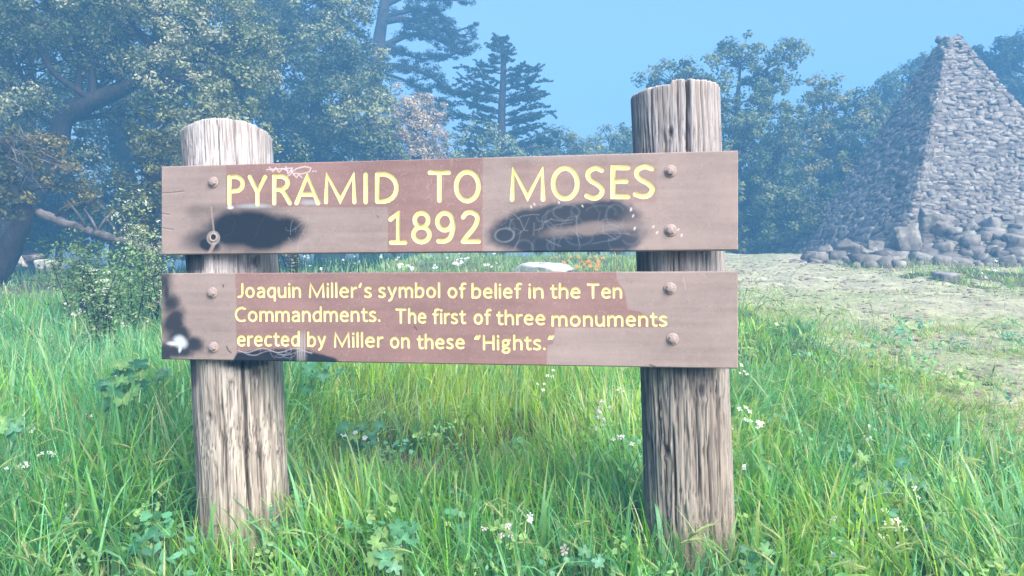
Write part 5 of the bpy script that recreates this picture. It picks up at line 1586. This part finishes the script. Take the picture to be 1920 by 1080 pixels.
def dry_brush():
    root = empty('dead_brush', at(40, 300, 8.9), 'tangle of bare dry grey twigs at the far left edge', 'branches')
    for k in range(14):
        mb = MB()
        a = at(random.uniform(-10, 90), random.uniform(225, 300), 8.9)
        p = a.copy(); dr = Vector((random.uniform(0.2, 1), random.uniform(-.3, .3), random.uniform(-0.9, 0.3))).normalized(); pts = [p.copy()]
        for s in range(5):
            dr = (dr + Vector((random.gauss(0, .25), random.gauss(0, .2), random.gauss(-0.05, .2)))).normalized(); p = p + dr * random.uniform(0.05, 0.13); pts.append(p.copy())
            if random.random() < 0.6:
                e = p + Vector((random.gauss(0, .12), random.gauss(0, .1), random.gauss(-.03, .12))); mb.tube([p, e], [0.004, 0.0015], 3, False)
        mb.tube(pts, list(np.linspace(0.010, 0.002, len(pts))), 4, False)
        link('twig', mb.mesh('twig'), M['log'], root)
dry_brush()

# ------------------------------------------------------------------ leafy shrubs and wild flowers
def twig_shrub(name, label, base, tips, leaf, pal, per, cat='shrub', flower=None, fn=0, droop=0.0, group=None, stem_r=0.006):
    """stems from the base to each tip, small leaves along every stem"""
    root = empty(name, base, label, cat, group)
    pal = np.array(pal)
    P_, S_, Cc = [], [], []
    fl = []
    for tp in tips:
        mid = Vector(base).lerp(Vector(tp), 0.55) + Vector((random.gauss(0, .04), random.gauss(0, .04), 0.04 - droop))
        pts = smooth_pts([Vector(base) + Vector((random.gauss(0, .03), random.gauss(0, .03), 0)), mid, Vector(tp)], 6)
        mb = MB(); mb.tube(pts, list(np.linspace(stem_r, stem_r * 0.3, len(pts))), 4, False)
        for i in range(2, len(pts)):
            for k in range(3):
                q = pts[i] + Vector((random.gauss(0, .05), random.gauss(0, .05), random.gauss(0.02, .05)))
                if k == 0: mb.tube([pts[i], q], [stem_r * 0.4, stem_r * 0.2], 3, False)
                P_.append(q); S_.append(0.03 + 0.04 * random.random()); Cc.append(pal[random.randrange(len(pal))])
                if flower is not None and random.random() < fn: fl.append(q)
        link('stem', mb.mesh('stem'), M['bark'], root)
    C = np.array([tuple(p) for p in P_]); Rr = np.array(S_) * 1.3; O = np.tile(np.array([0, -0.3, 0.8]), (len(C), 1))
    V, Fc, cc = leaf_cloud(C, Rr, per, leaf, O, np.array(Cc), 0.8, 0.5, 0.6)
    if fl:
        C2 = np.array([tuple(p) for p in fl]); V2, F2, c2 = leaf_cloud(C2, np.full(len(fl), 0.03), 9, leaf * 0.55, O[:len(fl)], np.tile(np.array(flower), (len(fl), 1)), 0.8, 0.9, 0.6)
        link('blossom', np_mesh('blossom', V2, F2, False, c2), M['petal'], root)
    link('foliage', np_mesh('foliage', V, Fc, False, cc), M['broadleaf'], root)
    return root

YG = [(0.16, 0.24, 0.06), (0.22, 0.30, 0.09), (0.09, 0.17, 0.05)]
def tipset(lst, d, j=0.15): return [at(a + random.gauss(0, 4), b + random.gauss(0, 4), d + random.uniform(-j, j)) for a, b in lst]
def gnd(px, d): x = (px - 960) / F * d; return Vector((x, d, tz(x, d)))
twig_shrub('flowering_shrub', 'pale twiggy shrub with tiny whitish blossom, arching beside the left end of the upper board', gnd(300, 6.3),
           tipset([(205, 345), (218, 375), (232, 350), (250, 398), (240, 425), (262, 380), (278, 420), (290, 440), (262, 440), (285, 400), (225, 400), (246, 372)], 6.2), 0.014, [(0.22, 0.30, 0.12), (0.32, 0.38, 0.19)], 4, flower=(0.75, 0.75, 0.62), fn=0.22, droop=0.05)
twig_shrub('flowering_shrub', 'sprig of pale small leaves poking above the upper board beside the left post', gnd(545, 5.2),
           tipset([(528, 298), (545, 294), (536, 306), (556, 302), (571, 296), (550, 310)], 5.2, 0.04), 0.011, [(0.18, 0.27, 0.15), (0.30, 0.36, 0.24)], 5)
twig_shrub('yellow_green_bush', 'yellow green leafy bush standing in the grass at the left, below the fallen log', gnd(150, 6.4),
           tipset([(92, 470), (110, 462), (130, 468), (148, 458), (165, 472), (180, 466), (196, 480), (120, 488), (150, 486), (175, 495), (100, 492), (205, 498), (140, 474)], 6.3, 0.3), 0.015, YG, 7)
twig_shrub('green_bush', 'darker green leafy bush directly left of the lower board', gnd(255, 5.9),
           tipset([(212, 478), (232, 470), (250, 476), (268, 468), (285, 480), (240, 492), (262, 495), (290, 500), (222, 500), (205, 510)], 5.9, 0.3), 0.014, [(0.10, 0.22, 0.08), (0.17, 0.30, 0.11), (0.26, 0.38, 0.15)], 6)
twig_shrub('white_flowered_weed', 'frothy white flowered weed in the grass left of the lower board', gnd(190, 5.0),
           tipset([(165, 505), (180, 512), (200, 508), (215, 520), (190, 528), (150, 522), (228, 512), (170, 540), (205, 545)], 5.0), 0.014, [(0.12, 0.22, 0.08), (0.2, 0.3, 0.14)], 5, 'weed', flower=(0.7, 0.74, 0.6), fn=0.22)

def lobed_leaf(sz, lobes, seed):
    """rounded palmate leaf, folded along its veins"""
    r = random.Random(seed); V = [(0, 0, 0)]; n = lobes * 4
    for i in range(n + 1):
        a = R(-150) + R(300) * i / n; ph = (i % 4) / 4
        rr = sz * (0.66 + 0.46 * math.sin(math.pi * ph) ** 1.3) * (1.05 - 0.18 * abs(a) / math.pi) * r.uniform(0.94, 1.05)
        V.append((math.cos(a) * rr * 0.5, math.sin(a) * rr * 0.5, sz * (0.05 * math.sin(math.pi * ph) + 0.06 - 0.10 * (rr / sz) ** 2 * abs(math.sin(a)))))
    for i in range(n + 1): 
        a = V[1 + i]; V.append((a[0] * .55, a[1] * .55, a[2] * 0.3 + sz * 0.04))
    Fc = []
    for i in range(n):
        Fc.append((1 + i, 2 + i, n + 3 + i, n + 2 + i)); Fc.append((0, n + 2 + i, n + 3 + i))
    Fc = [tuple(f) for f in Fc]
    return V, Fc
LEAFM = []
for k in range(6):
    V, Fc = lobed_leaf(1.0, (5, 5, 6)[k % 3], k)
    me = pd_mesh('leaf', V, Fc, True)
    c = np.ones((len(V), 4), np.float32); base = [(0.055, 0.19, 0.09), (0.08, 0.24, 0.12), (0.13, 0.28, 0.10), (0.04, 0.15, 0.075), (0.10, 0.25, 0.15), (0.17, 0.30, 0.10)][k]
    c[:, :3] = base; c[0, :3] = np.array(base) * 1.6
    at_ = me.color_attributes.new('col', 'FLOAT_COLOR', 'POINT'); at_.data.foreach_set('color', c.ravel()); me.materials.append(M['broadleaf']); LEAFM.append(me)

def solid_col(me, c):
    at_ = me.color_attributes.new('col', 'FLOAT_COLOR', 'POINT'); a = np.ones((len(me.vertices), 4), np.float32); a[:, :3] = c; at_.data.foreach_set('color', a.ravel())

def leafy_plant(label, base, leaves, pale=False, flowers=()):
    """leaves: (px, py, depth, size m)"""
    root = empty('mallow_plant', base, label, 'plant', 'broad leaved mallow plants in the grass')
    for (px, py, d, s) in leaves:
        p = at(px, py, d)
        mb = MB(); m_ = Vector(base).lerp(p, 0.6) + Vector((0, 0.01, 0.02)); mb.tube(smooth_pts([base, m_, p], 4), 0.0022, 4, False)
        me = mb.mesh('stalk'); solid_col(me, (0.12, 0.24, 0.10)); link('stalk', me, M['stem'], root)
        o = bpy.data.objects.new('leaf', LEAFM[random.randrange(6)]); col.objects.link(o)
        q = Vector((random.gauss(0, .35), -0.75 + random.gauss(0, .25), 0.75)).normalized().to_track_quat('Z', 'Y')
        o.parent = root; o.matrix_parent_inverse = Matrix.Translation(-root.location)
        o.matrix_basis = Matrix.Translation(p) @ q.to_matrix().to_4x4() @ Matrix.Rotation(random.uniform(0, 6.28), 4, 'Z') @ Matrix.Scale(s, 4)
    for (px, py, d) in flowers:
        flower_head(root, at(px, py, d), 0.011, (0.80, 0.80, 0.82), 5)
    return root

PETAL = {}
def petal_mesh(colr, n):
    key = (tuple(colr), n)
    if key not in PETAL:
        V, Fc = [], []
        for k in range(n):
            a = 6.2832 * k / n
            b = len(V)
            for (r, w, z) in ((0.08, 0.06, 0.05), (0.5, 0.30, 0.12), (0.85, 0.34, 0.08), (1.0, 0.14, 0.0)):
                for s in (-1, 1):
                    V.append((math.cos(a) * r - math.sin(a) * w * s, math.sin(a) * r + math.cos(a) * w * s, z))
            for j in range(3): Fc.append((b + 2 * j, b + 2 * j + 1, b + 2 * j + 3, b + 2 * j + 2))
        cl = [colr] * len(V)
        b = len(V)
        for k in range(6): V.append((0.16 * math.cos(k * 1.0472), 0.16 * math.sin(k * 1.0472), 0.10)); cl.append((0.5, 0.42, 0.1))
        V.append((0, 0, 0.16)); cl.append((0.5, 0.42, 0.1))
        for k in range(6): Fc.append((b + k, b + (k + 1) % 6, b + 6))
        me = pd_mesh('flower', V, Fc, True)
        at_ = me.color_attributes.new('col', 'FLOAT_COLOR', 'POINT'); a = np.ones((len(V), 4), np.float32); a[:, :3] = np.array(cl); at_.data.foreach_set('color', a.ravel())
        me.materials.append(M['petal']); PETAL[key] = me
    return PETAL[key]
def flower_head(root, p, s, colr, n=4):
    o = bpy.data.objects.new('flower', petal_mesh(colr, n)); col.objects.link(o)
    q = Vector((random.gauss(0, .3), -0.8 + random.gauss(0, .3), 0.7)).normalized().to_track_quat('Z', 'Y')
    o.parent = root; o.matrix_parent_inverse = Matrix.Translation(-root.location)
    o.matrix_basis = Matrix.Translation(p) @ q.to_matrix().to_4x4() @ Matrix.Rotation(random.uniform(0, 6.28), 4, 'Z') @ Matrix.Scale(s, 4)

def wildflower(px, py, h, label, colr, heads=3, size=0.012, spread=0.02, n=4, umbel=False, name='wildflower', group=None, y0=1.7):
    p = on_ray(px, py, h, y0, 16)
    base = Vector((p.x + random.uniform(-.03, .03), p.y + random.uniform(0, .03), tz(p.x, p.y)))
    root = empty(name, base, label, 'flower', group)
    mb = MB(); hub = p - Vector((0, 0, 0.03))
    mb.tube(smooth_pts([base, base.lerp(hub, 0.5) + Vector((random.uniform(-.02, .02), 0, 0)), hub], 4), 0.0016 if p.y < 5 else 0.003, 4, False)
    pts = []
    for k in range(heads):
        q = p + Vector((random.gauss(0, spread), random.gauss(0, spread), 0 if umbel else random.gauss(0, spread)))
        if umbel: q.z = p.z - 0.25 * (q - p).length
        mb.tube([hub, q], 0.0009 if p.y < 5 else 0.0018, 3, False); pts.append(q)
    for k in range(3):
        t = random.uniform(0.2, 0.7); s = base.lerp(hub, t); e = s + Vector((random.uniform(-.05, .05), random.uniform(-.04, .04), 0.03)); w = Vector((0.004, 0.002, 0))
        mb.add([s - w * .3, s + w * .3, s.lerp(e, .5) + w, e, s.lerp(e, .5) - w], [(0, 1, 2, 3, 4)])
    me = mb.mesh('stem'); solid_col(me, (0.13, 0.25, 0.09)); link('stem', me, M['stem'], root)
    for q in pts: flower_head(root, q, size * random.uniform(0.8, 1.2), colr, n)

WH, PK, VI, YW = (0.82, 0.82, 0.80), (0.74, 0.62, 0.74), (0.36, 0.30, 0.66), (0.72, 0.66, 0.35)
FL = [(40, 868, 0.22, 'flat white yarrow head at the left edge of the photo', WH, 12, 0.007, 0.018, True), (86, 848, 0.22, 'flat white yarrow head just right of the one at the left edge', WH, 12, 0.007, 0.016, True),
      (90, 899, 0.18, 'small white flower under the two yarrow heads', WH, 3, 0.009, 0.010, False), (145, 948, 0.14, 'pale seedy flower low in the grass at lower left', (0.6, 0.66, 0.55), 6, 0.008, 0.02, False),
      (166, 779, 0.24, 'white flower left of the left post foot', WH, 3, 0.008, 0.01, False), (216, 708, 0.3, 'white flower on top of the broad leaved plant left of the left post', WH, 2, 0.010, 0.008, False),
      (124, 574, 0.25, 'cluster of pink white flowers in the tall grass at left', PK, 7, 0.011, 0.05, False), (276, 600, 0.22, 'tiny white flower beside the charred board end', WH, 2, 0.009, 0.01, False),
      (55, 806, 0.24, 'white flower above the yarrow at the left edge', WH, 2, 0.009, 0.01, False),
      (1030, 700, 0.22, 'white flower just under the middle of the lower board', WH, 3, 0.009, 0.02, False), (1018, 722, 0.2, 'second white flower under the middle of the lower board', WH, 3, 0.009, 0.02, False),
      (1125, 763, 0.26, 'pale lilac flower cluster left of the right post', PK, 6, 0.010, 0.022, False), (1130, 788, 0.22, 'lower lilac flowers left of the right post', PK, 4, 0.010, 0.018, False),
      (1166, 821, 0.22, 'white flowers close to the left side of the right post', WH, 4, 0.010, 0.015, False), (907, 987, 0.16, 'pale violet flower low in the middle', PK, 2, 0.011, 0.008, False),
      (950, 995, 0.16, 'pair of violet white flowers low in the middle', PK, 3, 0.011, 0.012, False), (968, 1003, 0.15, 'violet flower right beside the pair low in the middle', PK, 2, 0.011, 0.008, False),
      (995, 970, 0.17, 'white flower above the violet ones low in the middle', WH, 3, 0.010, 0.01, False), (1056, 1032, 0.14, 'pink flower with a dark centre at the bottom edge', (0.75, 0.58, 0.70), 2, 0.012, 0.006, False),
      (838, 982, 0.15, 'small yellowish flower low in the middle', YW, 1, 0.012, 0.004, False), (754, 1032, 0.13, 'whitish flower at the bottom edge left of centre', WH, 1, 0.012, 0.004, False),
      (1396, 702, 0.26, 'white flower right of the right post under the board corner', WH, 4, 0.009, 0.02, False), (1402, 785, 0.22, 'white flower cluster right of the right post at mid height', WH, 7, 0.010, 0.03, False),
      (1420, 803, 0.2, 'white flowers right beside the mid height cluster', WH, 4, 0.010, 0.02, False), (1393, 876, 0.18, 'small white flower close to the foot of the right post', WH, 2, 0.010, 0.01, False),
      (1636, 798, 0.16, 'white flower in the yellow green grass at right', WH, 3, 0.009, 0.012, False), (1632, 823, 0.15, 'white flower below it in the yellow green grass', WH, 3, 0.009, 0.012, False),
      (1610, 868, 0.14, 'tiny blue flower in the grass at right', VI, 1, 0.011, 0.004, False), (1704, 921, 0.14, 'white flowers at the right of the dark leafy clump', WH, 5, 0.010, 0.02, False),
      (1680, 997, 0.12, 'cream flower cluster low at right', (0.78, 0.76, 0.6), 9, 0.010, 0.028, False), (1654, 976, 0.13, 'cream flowers above the low cluster at right', (0.78, 0.76, 0.6), 6, 0.010, 0.025, False),
      (1734, 990, 0.12, 'deep violet flower low at right', VI, 2, 0.011, 0.005, False), (1565, 1038, 0.11, 'pale violet flower at the bottom right', (0.55, 0.48, 0.75), 2, 0.011, 0.008, False),
      (1589, 1055, 0.10, 'lowest pale violet flower at the bottom right', (0.55, 0.48, 0.75), 3, 0.011, 0.008, False), (1912, 908, 0.12, 'violet flower at the right edge of the photo', VI, 2, 0.011, 0.006, False),
      (1559, 968, 0.13, 'white violet flower in the grass right of the right post foot', PK, 3, 0.010, 0.010, False), (1858, 512, 0.15, 'pale flower spray in the grass tuft at far right', WH, 5, 0.022, 0.06, False),
      (1168, 735, 0.2, 'small white flower by the upper left side of the right post', WH, 3, 0.008, 0.012, False), (640, 800, 0.2, 'white flower over the blue green mallow between the posts', WH, 3, 0.010, 0.014, False)]
for (px, py, h, lab, c, k, s, sp, um) in FL:
    wildflower(px, py, h, lab, c, k, s, sp, 4, um)
rp = random.Random(23)
for i in range(20):
    px = 1040 + 85 * rp.random() if i < 14 else 1040 + 140 * rp.random()
    wildflower(px, 479 + 28 * rp.random(), 0.12, 'orange poppy in the grass beside the pale rock, seen between the boards', (0.85, 0.27, 0.04), 1, 0.034, 0.002, 4, False, 'poppy', 'orange poppies behind the sign', 5)
for i in range(26):
    px = 525 + 420 * rp.random()
    wildflower(px, 481 + 20 * rp.random(), 0.14, 'small white meadow flower far behind the sign, seen between the boards', WH, 3, 0.024, 0.05, 4, False, 'meadow_flower', 'white flowers seen between the boards', 5)

def cluster(px, py, w, h, n, d, s0, s1, rs_):
    return [(px + rs_.gauss(0, w), py + rs_.gauss(0, h), d + rs_.uniform(-.06, .06), rs_.uniform(s0, s1)) for _ in range(n)]
rc_ = random.Random(4)
def gpt(px, d): x = (px - 960) / F * d; return Vector((x, d, tz(x, d) - 0.01))
for (px, py, w, h, n, d, s0, s1, lab) in [
    (218, 722, 24, 26, 20, 2.9, 0.05, 0.085, 'bright broad leaved mallow left of the left post under the charred board end'),
    (296, 700, 14, 16, 7, 3.0, 0.04, 0.07, 'small yellow green mallow tucked below the lower left board corner'),
    (668, 835, 24, 26, 18, 2.95, 0.04, 0.072, 'blue green star leaved mallow in the hollow between the posts'),
    (20, 802, 18, 14, 7, 2.6, 0.05, 0.08, 'broad leaved mallow cut by the left edge of the photo'),
    (280, 1012, 16, 14, 6, 2.1, 0.03, 0.05, 'low broad leaves in the grass in front of the left post'),
    (765, 1010, 26, 16, 9, 2.1, 0.035, 0.06, 'low broad leaves at the bottom centre of the photo'),
    (725, 1052, 22, 12, 7, 1.98, 0.035, 0.06, 'broad leaves cut by the bottom edge near the centre'),
    (690, 640, 22, 20, 6, 4.4, 0.07, 0.10, 'mallow mostly hidden behind the lower board'),
    (590, 700, 20, 14, 9, 3.6, 0.05, 0.08, 'dark green mallow just under the black sprayed board edge'),
    (1660, 905, 30, 24, 12, 2.5, 0.035, 0.06, 'dark leafy clump in the yellow green grass at right'),
    (1420, 1048, 18, 10, 6, 2.0, 0.03, 0.05, 'small leaves at the bottom edge right of the right post'),
    (1108, 1052, 14, 12, 6, 2.0, 0.03, 0.045, 'pale clover like leaves at the bottom edge left of the right post')]:
    d = min(d, 9)
    b = gpt(px, d + 0.02)
    leafy_plant(lab, b, cluster(px, py, w, h, n, d, s0, s1, rc_), flowers=[(px - 24, py - 20, d - .05), (px - 2, py - 24, d - .05), (px + 16, py - 14, d - .05), (px + 26, py - 6, d - .05), (px + 2, py + 40, d - .05)] if px == 668 else ())

# scraps on the ground: a dark stick and clods on the path
p = on_ray(1858, 726, 0.0, 3, 9)
mb = MB(); mb.tube([p + Vector((-0.05, 0, 0.005)), p + Vector((0, 0.01, 0.02)), p + Vector((0.05, -0.005, 0.01))], [0.010, 0.014, 0.008], 6, True, 0.5)
props(link('stick', mb.mesh('stick'), M['bark']), 'short dark stick lying on the dry trampled ground at right', 'stick')

def litter():
    """dry straw and clods strewn over the trampled ground"""
    n = 20000
    y = 3.0 + 11.5 * rng.random(n) ** 1.0; x = 1.0 + (y * 0.78) * rng.random(n)
    k = dryness(x, y) > 0.45; x, y = x[k], y[k]; n = len(x)
    c = np.array([0.40, 0.35, 0.24]) * (0.5 + 0.9 * rng.random((n, 1)))
    V, Fc, C = ribbons(x, y, 0.03 + 0.06 * rng.random(n), 0.004 + 0.005 * rng.random(n), rng.random(n) * 6.28, 1.1 + 0.4 * rng.random(n), 0.3 * rng.random(n), c, 2, z=terrain(x, y) + 0.012)
    me = np_mesh('dry_straw', V, Fc, True, C)
    props(link('dry_straw', me, M['grass']), 'dry trampled straw strewn over the bare ground at right', 'dry grass', kind='stuff')
    Vs, Fs, Cs, off = [], [], [], 0
    for i in range(2600):
        yy = 3.0 + 10.5 * random.random(); xx = 1.2 + yy * 0.75 * random.random()
        if dryness(np.array([xx]), np.array([yy]))[0] < 0.5: continue
        s = random.uniform(0.006, 0.022) * (1 + yy * 0.05)
        V, Fc = ICO1; V = V * (1 + 0.5 * (rng.random((len(V), 1)) - 0.5)) * np.array([s * 1.3, s, s * 0.6]) + np.array([xx, yy, tz(xx, yy) + 0.012])
        Vs.append(V); Fs.append(Fc + off); Cs.append(np.tile(np.array([0.26, 0.21, 0.17]) * random.uniform(0.6, 1.3), (len(V), 1))); off += len(V)
    me = np_mesh('soil_clods', np.concatenate(Vs), np.concatenate(Fs), False, np.concatenate(Cs))
    props(link('soil_clods', me, M['rock']), 'small clods and pebbles scattered over the trampled ground', 'gravel', kind='stuff')
litter()
